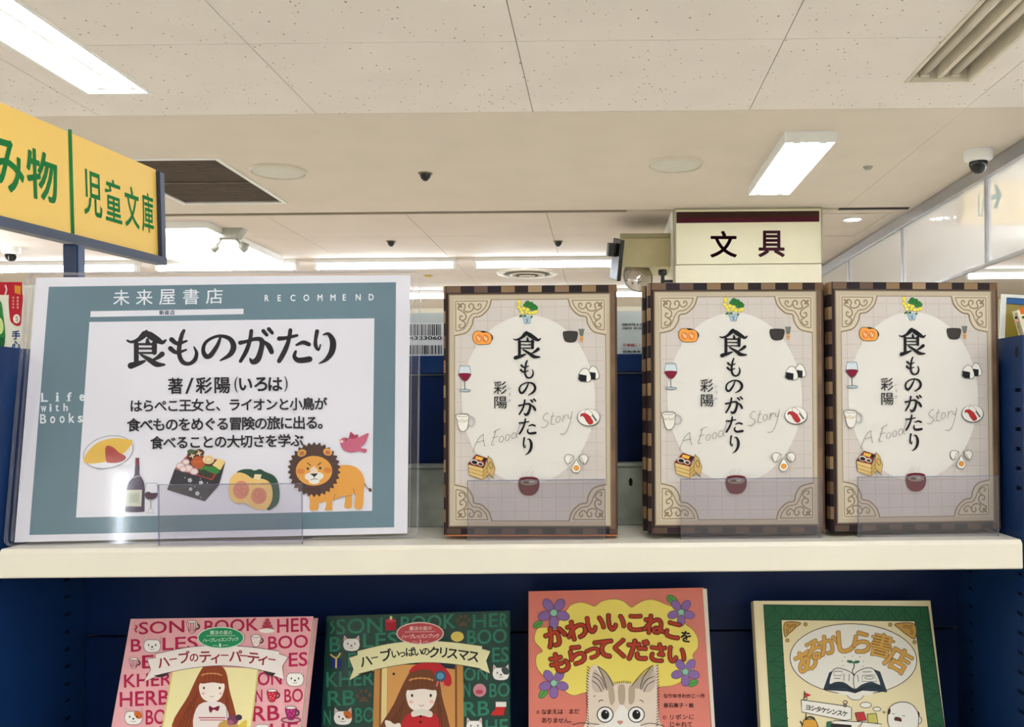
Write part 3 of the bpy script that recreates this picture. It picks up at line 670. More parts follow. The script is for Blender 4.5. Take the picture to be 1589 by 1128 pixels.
    kanji(A, '#15131A', 'た', 674, 55, 818, 182, 1.18); kanji(A, '#15131A', 'り', 700, 205, 788, 354, 1.1)
    SG = '#8A847E'
    for p in ([(290, 332), (305, 285), (340, 215), (378, 180)], [(378, 180), (380, 230), (392, 285)], [(325, 250), (388, 232)], [(482, 150), (468, 205), (446, 268), (470, 268)],
              [(462, 168), (485, 150), (518, 135)], [(455, 212), (500, 198)], [(692, 75), (670, 140), (655, 200), (668, 212)]): A.line(SG, p, 4.5, True)
    for x, y in ((528, 222), (580, 208), (632, 192)): A.ring(SG, x, y, 17, 26, 4, -22)
    A.view(810, 560, 970, 720, 1128)
    for p in ([(290, 580), (270, 572), (235, 610), (240, 640), (285, 670), (275, 705), (240, 730), (210, 722)], [(345, 565), (325, 640), (320, 692), (360, 690)], [(318, 612), (360, 600)],
              [(452, 590), (455, 620), (442, 668)], [(452, 620), (485, 590), (495, 602)], [(510, 590), (508, 620), (530, 628), (552, 560)], [(552, 550), (530, 660), (490, 770), (450, 802), (418, 796)]): A.line(SG, p, 6, True)
    A.ring(SG, 396, 640, 22, 36, 6, -20)
    # sushi plate
    A.ell('#3A4548', 732, 620, 126, 97); A.ell('#EBE7E0', 731, 616, 119, 91)
    A.shape('#EBE7E0', '#9A4A44', [(690, 565), (705, 530), (745, 545), (780, 590), (755, 610)], 4)
    A.shape('#B52C30', '#7A1A20', [(640, 610), (650, 580), (690, 575), (735, 600), (778, 665), (762, 690), (735, 692), (700, 650), (685, 620), (660, 600)], 5)
    A.poly('#7C7B72', [(760, 590), (775, 585), (825, 650), (808, 665)]); A.line('#3B3B38', [(770, 592), (812, 655)], 4); A.line('#3B3B38', [(785, 600), (800, 640)], 4)
    A.view(*VB)
    # mug
    A.ring('#4A4744', 270, 75, 36, 38, 11, 15); A.ring('#E6E2DA', 270, 75, 36, 38, 6, 15)
    A.shape('#E8E4DC', '#4A4744', [(148, 22), (200, 12), (255, 18), (256, 60), (248, 120), (225, 154), (192, 154), (172, 120), (160, 60)], 4)
    A.ring('#4A4744', 202, 24, 54, 10, 3); A.line('#B79C6C', [(160, 58), (180, 72), (200, 58), (220, 72), (250, 55)], 4, True); A.line('#B79C6C', [(160, 72), (205, 80), (250, 70)], 3, True)
    # stacked lunch box
    WD = '#D8B878'
    A.shape('#8A1E1E', BK, [(252, 428), (320, 350), (412, 382), (375, 462)], 4, False)
    A.poly('#E2B648', [(318, 362), (380, 378), (365, 402), (310, 385)]); A.poly('#1F2A1E', [(378, 380), (408, 386), (395, 410), (370, 402)])
    A.ell('#D8D2C8', 305, 412, 32, 22, -15); A.ell('#1E1E20', 305, 415, 24, 15, -15); A.ell('#D8D2C8', 355, 428, 26, 18, -15); A.ell('#3A342E', 355, 430, 18, 11, -15)
    A.shape(WD, '#5A4424', [(252, 430), (378, 462), (376, 560), (262, 520)], 4, False); A.shape('#C8A464', '#5A4424', [(378, 462), (412, 420), (430, 510), (376, 560)], 4, False)
    A.line('#7A5C30', [(256, 462), (377, 498), (415, 452)], 4); A.line('#7A5C30', [(259, 492), (377, 530), (420, 482)], 4)
    A.shape('#C9A868', '#5A4424', [(418, 362), (448, 392), (476, 466), (458, 542), (410, 492), (412, 420)], 4, False); A.ring('#5A4424', 440, 440, 14, 28, 5, 15)
    A.line('#6B5B45', [(400, 520), (430, 560), (400, 570)], 3, True); A.line('#6B5B45', [(430, 530), (470, 552)], 3, True)
    # eggs
    A.shape('#E9E5DE', '#4A4744', [(1058, 372), (1080, 350), (1128, 362), (1125, 390), (1090, 428), (1062, 405)], 4); A.line('#4A4744', [(1128, 362), (1105, 388), (1090, 428)], 4, True)
    A.shape('#E9E5DE', '#4A4744', [(1178, 365), (1225, 350), (1248, 378), (1240, 408), (1218, 428), (1188, 400)], 4); A.line('#4A4744', [(1178, 365), (1198, 388), (1218, 428)], 4, True)
    A.shape('#F0EEE8', '#6A645C', [(1152, 396), (1172, 425), (1190, 465), (1172, 495), (1150, 502), (1125, 492), (1114, 465), (1134, 425)], 4); A.ell('#E8983A', 1152, 462, 22, 21); A.ring('#9A5A1E', 1152, 462, 22, 21, 3)
    # soup bowl
    A.blob('#6E1426', [(672, 575), (690, 545), (758, 535), (826, 545), (845, 575), (838, 640), (795, 686), (720, 686), (680, 640)]); A.ell('#8C7B70', 758, 580, 72, 28); A.ring('#4A0E18', 758, 582, 78, 32, 5)
    A.ell('#5A3B34', 735, 582, 26, 10); A.ell('#B5A498', 780, 576, 22, 9)
    for x in (718, 745, 785): A.line('#B8B2AA', [(x, 528), (x-14, 510), (x+10, 495), (x+4, 480)], 3, True)
cover_art(A); A.build('cover_print', b1)
index_tree()
b2 = copy_tree(b1); b2.location = (.1011, .6765, 1.3035); b2.rotation_euler = (math.radians(-1.0), math.radians(.3), math.radians(.6))
b3 = copy_tree(b1); b3.location = (.2381, .6835, 1.3035); b3.rotation_euler = (math.radians(-1.0), math.radians(.25), math.radians(4.6))
b2['label'] = 'brown bordered book with food drawings, middle of the three facing out, front copy'
b3['label'] = 'brown bordered book with food drawings, rightmost of the three beside the blue panel, front copy'
# a second copy behind each, sticking out a little on the left
for src, lb, dx, dz in ((b2, 'second copy of the brown book, behind the middle one and sticking out on its left', -.0030, -.0026), (b3, 'second copy of the brown book, behind the rightmost one and sticking out on its left', -.0032, -.0030),
                   (b1, 'second copy behind the leftmost brown book, with an orange band at its foot', -.0008, -.0005)):
    c = copy_tree(src); off = Matrix.Rotation(src.rotation_euler.z, 3, 'Z') @ Vector((dx, BT+.0016, dz*0)); c.location = src.location+off
    c['label'] = lb; c['group'] = 'second copies of the brown book'
    if src is b1:
        MB().box(-BW/2, -.0145, -.0014, BW/2, BT+.0004, -.0002).build('orange_band', mat('orange_band', '#E08A48', .5, var=.08), c)
# acrylic stands
def stand(xa, xb, label, ylip=.6725, lean=0, yback=.712, h=.0445, cat='acrylic stand'):
    t = thing('acrylic_stand', label, 'display stand', ((xa+xb)/2, ylip, 1.3), group='clear acrylic book stands'); w_ = (xb-xa)/2
    MB().box(-w_, 0, .0002, w_, .0018, h).build('lip', M_LIP, t)
    e = MB(); e.box(-w_, -.0001, h+.0001, w_, .0019, h+.0009); e.box(-w_-.0006, -.0001, .0002, -w_-.0001, .0019, h+.0009); e.box(w_+.0001, -.0001, .0002, w_+.0006, .0019, h+.0009); e.build('polished_edge', M_LEDGE, t)
    MB().box(-w_, .0019, .0002, w_, yback-ylip, .0018).build('base', M_ACR, t)
    MB().box(-w_, yback-ylip+.0001, .0002, w_, yback-ylip+.0019, .12).build('back_rest', M_ACR, t)
    return t
stand(-.1012, .0008, 'clear acrylic stand holding the leftmost brown book', .6745, yback=.7185)
stand(.0580, .1612, 'clear acrylic stand holding the middle brown book', .6710, yback=.7155)
stand(.1905, .2945, 'clear acrylic stand holding the rightmost brown book', .6735, yback=.728)
stand(-.3275, -.2225, 'clear acrylic stand holding the framed shop notice', .6640, yback=.7300)

# ------------------------------------------------------------------ framed notice in a clear sleeve
nt_ = thing('shop_notice', 'large white notice with a grey-blue border in a clear sleeve, leaning on the shelf', 'notice', (-.2958, .6833, 1.3030), (math.radians(-9.51), math.radians(-.33), math.radians(3.19)))
nt_.scale = (.98, .98, .98)
MB().box(-.1485, .0001, 0, .1485, .0004, .21).build('paper_sheet', M_PAPER, nt_)
def rrect(x0, z0, x1, z1, r, n=6):
    o = []
    for cx, cz, a in ((x1-r, z0+r, -90), (x1-r, z1-r, 0), (x0+r, z1-r, 90), (x0+r, z0+r, 180)):
        for i in range(n+1): t = math.radians(a+90*i/n); o.append((cx+r*math.cos(t), cz+r*math.sin(t)))
    return o
o = rrect(-.1555, -.003, .1572, .2135, .006)
MB().prism(o, -.0022, -.0020).build('sleeve_front', M_SLV, nt_)
MB().prism(o, .0012, .0014).build('sleeve_back', M_SLV, nt_)
i_ = rrect(-.1555+.0013, -.003+.0011, .1572-.0013, .2135-.0011, .0052); mb = MB(); n = len(o)
mb.add([(x, -.0019, z) for x, z in o]+[(x, -.0019, z) for x, z in i_]+[(x, .0011, z) for x, z in o]+[(x, .0011, z) for x, z in i_],
       [(i, (i+1) % n, n+(i+1) % n, n+i) for i in range(n)]+[(2*n+i, 3*n+i, 3*n+(i+1) % n, 2*n+(i+1) % n) for i in range(n)]+[(i, 2*n+i, 2*n+(i+1) % n, (i+1) % n) for i in range(n)]+[(n+i, n+(i+1) % n, 3*n+(i+1) % n, 3*n+i) for i in range(n)])
mb.build('sleeve_edge', M_EDGE, nt_)
def cr(x0, z0, x1, z1):
    return MB().box(x0, -.0019, z0, x1, .0011, z1)
cr(-.1505, .001, -.1498, .209).build('sleeve_fold', M_EDGE, nt_); cr(.1500, .001, .1507, .209).build('sleeve_fold', M_EDGE, nt_)
A = Art(nt_, .00015)
A.poly(mat('grey_blue_print', '#5F7B89', .5, var=.07, scale=14), [(76, 445), (614.5, 438), (611.6, 818), (45.7, 830)])
A.poly('#E2E0E9', [(139, 499.7), (581, 494), (577.5, 792.5), (118, 803)])
A.poly('#E2E0E9', [(141, 483), (378, 479), (378, 487.5), (140.3, 492)])
S3 = (30, 410, 360, 640, 1589); S4 = (330, 410, 680, 640, 1589); S1 = (100, 640, 360, 860, 1333); S2 = (340, 640, 680, 860, 1589)
A.view(*S3)
for ch, a, b, c, d in (('未', 703, 192, 823, 306), ('来', 873, 190, 996, 304), ('屋', 1046, 188, 1166, 302), ('書', 1225, 185, 1342, 300), ('店', 1395, 182, 1520, 295)): A.fit('#E9EBF2', ch, a, b, c, d, .004, -.02)
for ch, a in (('新', 1047), ('座', 1086), ('店', 1126)): A.fit('#1B3A58', ch, a, 345, a+35, 378, .03)
for ch, a, b, c, d in (('L', 166, 963, 212, 1026), ('i', 278, 961, 292, 1024), ('f', 360, 959, 390, 1022), ('e', 452, 974, 486, 1020), ('w', 163, 1060, 202, 1102), ('i', 228, 1046, 240, 1100), ('t', 272, 1050, 294, 1098), ('h', 332, 1042, 362, 1096)): A.fit('#E2E6EC', ch, a, b, c, d, .02)
A.line('#E2E6EC', [(160, 1026), (216, 1025)], 5); A.line('#E2E6EC', [(352, 1021), (386, 1020)], 4); A.line('#E2E6EC', [(270, 1024), (300, 1023)], 4)
A.view(0, 400, 400, 860, 981)
for ch, a, b, c, d in (('B', 154, 596, 176, 630), ('o', 192, 604, 210, 629), ('o', 228, 603, 246, 628), ('k', 263, 592, 283, 627), ('s', 298, 602, 314, 626)):
    A.fit('#E2E6EC', ch, a, b, c, d, .02)
A.view(*S3); NK = '#1A1A22'
kanji(A, NK, '食', 805, 497, 1098, 770, 1.45); kanji(A, NK, 'も', 1122, 497, 1332, 752, 1.35)
A.view(*S4)
kanji(A, NK, 'の', (313.5-330)*4.54, 495, 158, 690, 1.35); kanji(A, NK, 'が', 190, 466, 436, 698, 1.3); kanji(A, NK, 'た', 460, 466, 694, 692, 1.4); kanji(A, NK, 'り', 700, 464, 868, 700, 1.25)
for i, ch in enumerate('RECOMMEND'): A.cell('#EEF0F4', ch, 371+i*91.6+(6 if ch in 'M' else 0)+20, 238-i*.9, 62, .022, sx=.85)
A.view(*S3)
for ch, a, b, c, d in (('著', 1115, 852, 1220, 968), ('/', 1242, 850, 1304, 968), ('彩', 1322, 848, 1440, 965), ('陽', 1462, 848, 1576, 963)): A.fit(NK, ch, a, b, c, d, .022 if ch != '/' else .004)
A.view(*S4)
for ch, a, b, c, d in (('(', 155, 792, 180, 905), ('い', 190, 806, 278, 888), ('ろ', 298, 800, 384, 892), ('は', 396, 800, 490, 892), (')', 506, 790, 530, 900)): A.fit(NK, ch, a, b, c, d, .03 if ch not in '()' else 0)
A.view(0, 0, 1589, 1128, 1589)
A.row(NK, 'はらぺこ王女と、ライオンと小鳥が', 211.5, 630, 498, 626.5, 20.5, .024)
A.row(NK, '食べものをめぐる冒険の旅に出る。', 208, 659.5, 504, 655.5, 21.5, .024)
A.row(NK, '食べることの大切さを学ぶ', 244, 687, 461.5, 683.5, 21, .024)
# drawings on the notice
A.view(*S1)
A.ell('#8A8A90', 352, 316, 203, 128, 14); A.ell('#E0DFE7', 352, 316, 198, 123, 14)
A.blob('#DDB451', [(158, 375), (200, 300), (280, 235), (400, 205), (500, 215), (545, 228), (520, 280), (460, 335), (340, 390), (250, 405), (180, 405)])
A.blob('#A84440', [(330, 285), (355, 265), (395, 280), (440, 320), (492, 350), (480, 380), (430, 400), (360, 402), (335, 385)])
A.poly('#6E1E34', [(568, 362), (598, 362), (600, 430), (566, 430)])
A.blob('#3B2A44', [(566, 430), (600, 430), (602, 490), (632, 545), (642, 600), (640, 760), (630, 790), (500, 792), (486, 770), (498, 610), (520, 550), (560, 500)])
A.line('#B9B4BC', [(556, 500), (548, 520), (580, 508), (608, 505), (600, 488)], 6, True)
A.poly('#B9B9A8', [(500, 622), (618, 618), (612, 745), (492, 742)]); A.line('#D8D4B8', [(500, 622), (618, 618), (612, 745), (492, 742)], 6, closed=True); A.rect('#A3A592', 518, 645, 598, 720)
GY = '#8C8C92'
A.line(GY, [(655, 562), (642, 640), (655, 685), (690, 700), (730, 685), (745, 650), (740, 562)], 4, True); A.line(GY, [(655, 562), (740, 562)], 4)
A.blob('#45243C', [(642, 650), (670, 630), (700, 642), (742, 640), (735, 675), (700, 692), (660, 685)])
A.line(GY, [(684, 700), (690, 760), (650, 800), (722, 800), (692, 760), (696, 700)], 4)
A.poly('#30303A', [(880, 450), (1180, 540), (1120, 708), (820, 615)]); A.poly('#26262E', [(1180, 540), (1283, 395), (1232, 580), (1120, 708)])
A.poly('#A03634', [(880, 448), (1000, 318), (1283, 392), (1180, 542)]); A.poly('#54201E', [(898, 446), (1005, 332), (1262, 396), (1172, 528)])
for x, y, r in ((925, 425, 34), (970, 395, 30), (990, 445, 36), (1035, 470, 34), (950, 450, 30)): A.ell('#E6D6D6', x, y, r, r*.8); A.ring('#B87078', x, y, r*.85, r*.65, 4)
A.ell('#553626', 1030, 335, 50, 36); A.ell('#553626', 1080, 320, 36, 28)
for x, y in ((1020, 345), (1075, 325)):
    for a in (20, 110): A.ell('#D9C8A8', x, y, 24, 6, a)
A.blob('#B9562E', [(1010, 390), (1060, 350), (1110, 370), (1125, 410), (1080, 450), (1030, 430)]); A.line('#D6802E', [(1030, 400), (1110, 385)], 6)
A.ell('#E4CFA0', 1150, 375, 46, 36); A.ring('#C49A58', 1150, 375, 28, 20, 5); A.poly('#E8CB86', [(1180, 420), (1230, 365), (1285, 390), (1245, 460)])
A.ell('#44603A', 1010, 312, 30, 18); A.blob('#2F7A34', [(1080, 460), (1120, 425), (1160, 432), (1200, 430), (1240, 470), (1200, 490), (1150, 470), (1110, 480)]); A.blob('#20301F', [(1075, 470), (1120, 455), (1160, 490), (1150, 520), (1090, 500)])
for x, y, r in ((1002, 540, 11), (1090, 560, 11), (1008, 610, 9), (1062, 645, 11)):
    for k in range(5): a = k*72; A.ell('#DADAE0', x+r*math.cos(math.radians(a)), y+r*math.sin(math.radians(a)), r*.7, r*.55, -a, 10)
for x, y in ((963, 520), (1140, 560), (1085, 528), (1040, 590), (1090, 675)): A.ell('#DADAE0', x, y, 4, 4, 0, 8)
A.view(*S2)
A.blob('#1F4A38', [(130, 440), (170, 415), (230, 412), (260, 422), (300, 412), (340, 432), (400, 460), (430, 505), (442, 580), (435, 650), (400, 690), (350, 705), (300, 600), (200, 480)])
A.blob('#E6BE74', [(72, 560), (85, 480), (130, 438), (190, 445), (250, 480), (320, 482), (370, 510), (390, 570), (385, 640), (345, 700), (280, 702), (225, 680), (190, 655), (130, 660), (85, 620)])
A.poly('#E8D6AE', [(252, 480), (262, 448), (312, 450), (300, 492)])
A.ell('#D2836A', 163, 562, 58, 66, -10); A.ell('#D2836A', 292, 605, 56, 60, -10)
for x, y in ((145, 545), (178, 575), (278, 590), (308, 615)): A.ring('#C06C58', x, y, 18, 26, 5, 20)
# lion
LI = '#DD9D48'; MN = '#4C3430'
A.blob(LI, [(800, 420), (880, 385), (970, 388), (1030, 430), (1058, 500), (1050, 580), (1040, 690), (985, 692), (990, 600), (965, 600), (962, 688), (912, 688), (915, 605), (840, 635), (800, 640), (720, 640)])
for x0_, x1_ in ((655, 725), (772, 825)): A.blob(LI, [(x0_+5, 560), (x1_+10, 560), (x1_, 640), (x1_-6, 700), (x0_+8, 706), (x0_+8, 640)])
for x in (690, 798): A.ell(LI, x, 700, 30, 12)
A.line('#9A6A2C', [(975, 550), (990, 600)], 5); A.line('#9A6A2C', [(845, 590), (832, 640)], 4); A.line('#9A6A2C', [(860, 628), (960, 600)], 3)
A.brush('#8A6A3C', [(1055, 515, 6), (1078, 548, 5), (1095, 562, 5)]); A.blob('#5A4638', [(1085, 552), (1105, 552), (1108, 575), (1090, 572)])
pts = []
for k in range(30):
    a = 2*math.pi*k/30
    for rr, da in ((1.0, 0), (1.13, .11)): pts.append((692+172*rr*math.cos(a+da), 415+178*rr*math.sin(a+da)))
A.poly(MN, pts)
A.ell(LI, 603, 295, 33, 26, 20); A.ell('#B06A44', 603, 298, 18, 15, 20); A.ell(LI, 790, 288, 33, 26, -20); A.ell('#B06A44', 790, 291, 18, 15, -20)
A.ell(MN, 692, 380, 130, 78); A.ell(LI, 691, 424, 132, 108)
A.ell('#D0803C', 595, 428, 30, 20); A.ell('#D0803C', 790, 420, 30, 20)
A.poly('#E8D3C0', [(690, 388), (715, 412), (722, 440), (660, 445), (665, 412)])
A.ell('#EDE9E0', 660, 466, 36, 27); A.ell('#EDE9E0', 724, 462, 36, 27); A.ell('#EDE9E0', 692, 498, 40, 22)
A.poly('#22202A', [(662, 446), (722, 441), (695, 470)]); A.line('#22202A', [(692, 468), (690, 482), (665, 490)], 4, True); A.line('#22202A', [(690, 482), (718, 484)], 4)
for x, y in ((646, 408), (736, 405)): A.ell('#22202A', x, y, 9, 10)
A.line('#22202A', [(643, 366), (668, 386)], 7); A.line('#22202A', [(742, 364), (718, 384)], 7)
# bird
A.blob('#C2617C', [(882, 205), (900, 185), (930, 185), (975, 190), (1020, 180), (1085, 150), (1078, 190), (1060, 225), (1030, 258), (1075, 268), (1060, 295), (1020, 282), (960, 292), (910, 275), (885, 240)], 3)
A.poly('#A83A58', [(942, 190), (955, 140), (985, 165), (1010, 160), (1012, 182), (975, 192)]); A.poly('#E0B060', [(866, 198), (888, 196), (884, 212)]); A.ell('#E8C8D0', 893, 212, 12, 8, 20); A.ell('#3A1A28', 923, 200, 6, 6)
A.build('notice_print', nt_)

# ------------------------------------------------------------------ books behind the panel
def plain_book(name, label, x0, x1, y, z0, z1, T, colour, group=None, rot=(0, 0, 0), cat='book', rough=.4):
    t = thing(name, label, cat, ((x0+x1)/2, y, z0), rot, group); W = x1-x0; H = z1-z0; m = mat('cover_'+colour.lstrip('#'), colour, rough, var=.02)
    MB().box(-W/2, 0, 0, W/2, .0012, H).build('front_cover', m, t); MB().box(-W/2+.002, .0013, .003, W/2-.002, T-.0013, H-.003).build('page_block', M_PAGES, t)
    MB().box(-W/2, T-.0012, 0, W/2, T, H).build('back_cover', m, t)
    MB().box(-W/2-.0013, 0, 0, -W/2-.0001, T, H).build('spine', m, t)
    return t
GB = 'white-backed books seen above the back panel'
ba = plain_book('white_backed_book', 'white back cover with barcodes between the notice and the leftmost brown book', -.285, -.135, .80, 1.2728, 1.484, .012, '#C9D0CC', GB)
bb = plain_book('white_backed_book', 'white back cover with small print between the leftmost and middle brown books', -.02, .13, .80, 1.2728, 1.484, .012, '#C9D0CC', GB)
A = Art(ba, .0003, (630, 380, 1060, 580, 1589)); random.seed(3)
A.rect('#E4E6E6', -120, 448, 225, 640)
for y0_, y1_ in ((455, 520), (575, 628)):
    x = -60
    while x < 205: w_ = random.choice((2, 3, 3, 5, 7)); A.rect('#1C1C20', x, y0_, x+w_, y1_); x += w_+random.choice((2, 3, 4, 6))
A.fit('#202024', '9784323060', -60, 524, 205, 544, .02)
A.build('barcode_print', ba)
A = Art(bb, .0003, (630, 380, 1060, 580, 1589))
A.fit('#2A2A30', 'ISBN978-4-323-0', 1240, 450, 1388, 464, .02); A.fit('#2A2A30', 'C8093  ¥1200E', 1240, 471, 1370, 484, .02)
A.fit('#A82430', '小学校1・2年', 1242, 565, 1385, 585, .02); A.fit('#2A2A30', '定価(本体1,20', 1242, 604, 1388, 622, .02); A.rect('#AEB4B4', 1232, 592, 1395, 595)
A.build('back_print', bb)
# red-topped book at the left edge, with a pink one behind
x0 = at(-75, 500, .83).x; x1 = at(35, 500, .83).x; zt = at(18, 438, .83).z
rb = plain_book('red_topped_book', 'cream picture book with a red top band and a green plant at the left edge', x0, x1, .83, 1.2728, zt, .02, '#DDDCC8')
A = Art(rb, .0003, (0, 370, 200, 560, 1187))
A.poly('#B01A2C', [(-600, 402), (207, 402), (207, 520), (-600, 520)])
A.blob('#B01A2C', [(90, 500), (207, 500), (200, 700), (192, 790), (165, 806), (125, 790), (92, 730)])
A.ell('#E2DCD0', 155, 740, 32, 42); A.fit('#3A3430', '5', 145, 718, 168, 764)
A.poly('#D08A28', [(135, 430), (195, 440), (190, 520), (138, 500)]); A.line('#D8C8C0', [(50, 430), (62, 470), (48, 520)], 14, True)
for y in (545, 575, 605, 635): A.cell('#E8B8A8', '本', 124, y, 24); A.cell('#E8B8A8', '書', 165, y, 24)
A.fit('#16307A', '手', 112, 850, 186, 930, .03); A.fit('#16307A', '心', 112, 945, 186, 1025, .03)
A.blob('#2E7A3C', [(-120, 560), (0, 570), (30, 700), (48, 850), (40, 940), (-60, 1000), (-150, 800)]); A.blob('#C8D890', [(-20, 740), (20, 745), (35, 830), (10, 880), (-30, 850)]); A.blob('#0C5A30', [(-60, 930), (40, 915), (40, 990), (20, 1020), (-60, 1020)])
A.build('cover_print', rb)
x0 = at(-20, 500, .87).x; x1 = at(54, 500, .87).x
pk = plain_book('pink_book', 'white and pink book standing behind the red-topped book', x0, x1, .87, 1.2728, at(45, 452, .87).z, .014, '#E8DDE2')
A = Art(pk, .0003, (0, 370, 200, 560, 1187)); A.rect('#B83468', 180, 610, 320, 655); A.rect('#D89AA8', 190, 950, 320, 1020); A.build('cover_print', pk)
# tilted books at the right edge
xa = at(1563, 455, .84); wt = thing('white_framed_book', 'tilted picture book with a white edge and olive cover at the right edge', 'book', (.3605, .84, 1.2728), (math.radians(-3), math.radians(4), math.radians(-2)))
HW = (xa.z-1.2728)/math.cos(math.radians(6)); M_OL = mat('olive_cover', '#9C8A34', .4, var=.05)
MB().box(0, 0, 0, .13, .0015, HW).build('front_cover', M_OL, wt); MB().box(.002, .0016, .002, .128, .011, HW-.003).build('page_block', M_PAGES, wt); MB().box(0, .0111, 0, .13, .0126, HW).build('back_cover', M_OL, wt)
fr = MB(); fr.box(0, -.002, 0, .0045, -.0001, HW); fr.box(.0045, -.002, HW-.003, .13, -.0001, HW); fr.build('white_edge', M_WHITE, wt)
bx('blue_band', ink('#3A6AA8'), .0046, -.0012, HW-.0085, .13, -.0001, HW-.0031, wt)
xb = at(1570, 480, .81); ob = thing('orange_book', 'small cream and orange book leaning at the right edge in front of the olive one', 'book', (.437, .81, 1.2728), (0, math.radians(-16), 0))
MB().box(-.004, 0, .0012, .10, .001, .219).build('front_cover', mat('cover_cream', '#E9E0BE', .4, var=.03), ob); MB().box(-.002, .0011, .002, .098, .009, .217).build('page_block', M_PAGES, ob); MB().box(-.004, .0091, .0012, .10, .0101, .219).build('back_cover', MC['cover_cream'], ob)
A = Art(ob, .0003, (1530, 430, 1589, 560, 512))
A.poly('#E0701C', [(440, 415), (640, 380), (660, 480), (470, 500)]); A.ell('#241818', 402, 545, 20, 16, 30); A.ell('#D8908C', 412, 590, 26, 20); A.ell('#2F5A38', 505, 540, 26, 18); A.line('#5A6A48', [(415, 640), (440, 665), (425, 690)], 6, True)
A.build('cover_print', ob)

# ------------------------------------------------------------------ picture books on the lower shelf
def low_book(label, loc, ry, rz, rx, W, colour, top=None):
    lean = math.radians(rx); Zt = loc[2]; H = (1.4+Zt-1.0292)/math.cos(lean)
    R_ = Euler((lean, math.radians(ry), math.radians(rz))).to_matrix(); tp = Vector((loc[0], loc[1], 1.4+Zt)); bt_ = tp-R_ @ Vector((0, 0, H))
    bt_.z += .003
    t = thing('picture_book', label, 'book', bt_, (lean, math.radians(ry), math.radians(rz)), 'picture books on the lower shelf')
    m = mat('cover_'+colour.lstrip('#'), colour, .22, var=.05, scale=25); H -= .003
    MB().box(-W/2, 0, 0, W/2, .001, H).build('front_cover', m, t); MB().box(-W/2+.001, .0011, .002, W/2-.002, .0098, H-.002).build('page_block', M_PAGES, t)
    MB().box(-W/2, .0099, 0, W/2, .0109, H).build('back_cover', m, t); MB().box(-W/2-.0011, 0, 0, -W/2-.0001, .0109, H).build('spine', m, t)
    s_ = thing('acrylic_stand', 'clear acrylic rest behind the '+label.split(',')[0], 'display stand', (bt_.x, bt_.y, 1.0292), (0, 0, math.radians(rz)), 'clear acrylic rests on the lower shelf')
    tl = math.tan(-lean); MB().prismx([(.016, 0), (.018, 0), (.018+.15*tl, .15), (.016+.15*tl, .15)], -.04, .04).build('back_rest', M_ACR, s_)
    MB().box(-.04, .0182, .0001, .04, .05, .002).build('base', M_ACR, s_)
    return t
l1 = low_book('pink picture book with red letters, far left below the shelf', (-.303, .7156, -.1649), -1.15, -3.93, -20.8, .148, '#E6A9AE')
l2 = low_book('dark green picture book with a red beret drawn on it, below the shelf', (-.1520, .7385, -.1682), -1.07, .69, -15.1, .148, '#0E3B33')
l3 = low_book('salmon picture book with a yellow cloud and kitten, below the shelf', (.0106, .7560, -.1537), -.31, 1.93, -15.95, .1456, '#DB7B6C')
l4 = low_book('cream picture book with a green frame, far right below the shelf', (.1986, .7522, -.1641), .95, 2.39, -18, .148, '#E8DAB0')
def catface(A, x, y, s, patch=None, ear='#D88A94', body='#EDEAE4', dark=False):
    for q in (-1, 1): A.shape(body, '#5A4A4A', [(x+q*s*.35, y-s*.45), (x+q*s*.85, y-s*.98), (x+q*s*.92, y-s*.1)], s*.05, False); A.poly(ear, [(x+q*s*.55, y-s*.5), (x+q*s*.8, y-s*.85), (x+q*s*.82, y-s*.35)])
    A.shape(body, '#6A5A5A', [(x-s*.95, y+s*.1), (x-s*.7, y-s*.5), (x, y-s*.58), (x+s*.7, y-s*.5), (x+s*.95, y+s*.1), (x+s*.7, y+s*.7), (x, y+s*.85), (x-s*.7, y+s*.7)], s*.05)
    if patch: A.blob(patch, [(x+s*.1, y-s*.5), (x+s*.75, y-s*.55), (x+s*.9, y+s*.1), (x+s*.45, y+s*.2), (x+s*.15, y-s*.1)])
    for q in (-1, 1): A.ell('#2A1E1E', x+q*s*.4, y, s*.08, s*.12, 0, 10)
    A.ell('#4A3636', x, y+s*.22, s*.13, s*.1, 0, 10); A.line('#6A4A4A', [(x-s*.25, y+s*.45), (x, y+s*.52), (x+s*.25, y+s*.45)], s*.05, True)
def cup(A, x, y, s, col, stripe=None, dots=None):
    A.ring('#4A2A30', x+s*.72, y, s*.36, s*.36, s*.2); A.shape(col, '#4A2A30', [(x-s*.7, y-s*.7), (x+s*.7, y-s*.7), (x+s*.6, y+s*.3), (x+s*.3, y+s*.9), (x-s*.3, y+s*.9), (x-s*.6, y+s*.3)], s*.08)
    if stripe:
        for k in range(-2, 3): A.line(stripe, [(x+k*s*.27, y-s*.55), (x+k*s*.2, y+s*.8)], s*.13)
    if dots:
        for i, j in ((-.4, -.2), (.1, -.3), (.4, .05), (-.2, .2), (.15, .4), (-.3, .55)): A.ell(dots, x+i*s, y+j*s, s*.07, s*.07, 0, 8)
    A.ell('#EFE6E2', x, y-s*.7, s*.7, s*.2); A.ring('#4A2A30', x, y-s*.7, s*.7, s*.2, s*.07)
def paw(A, x, y, s, col):
    A.blob(col, [(x-s*.5, y+s*.6), (x-s*.3, y+.1*s), (x, y-.1*s), (x+s*.3, y+.1*s), (x+s*.5, y+s*.6), (x, y+s*.5)])
    for i, j in ((-.7, -.1), (-.3, -.6), (.25, -.65), (.7, -.2)): A.ell(col, x+i*s, y+j*s, s*.19, s*.26, 0, 12)
def letters(A, col, rows, b):
    for st, x0, y0, x1, y1 in rows: A.fit(col, st, x0, y0, x1, y1, b, -.05)
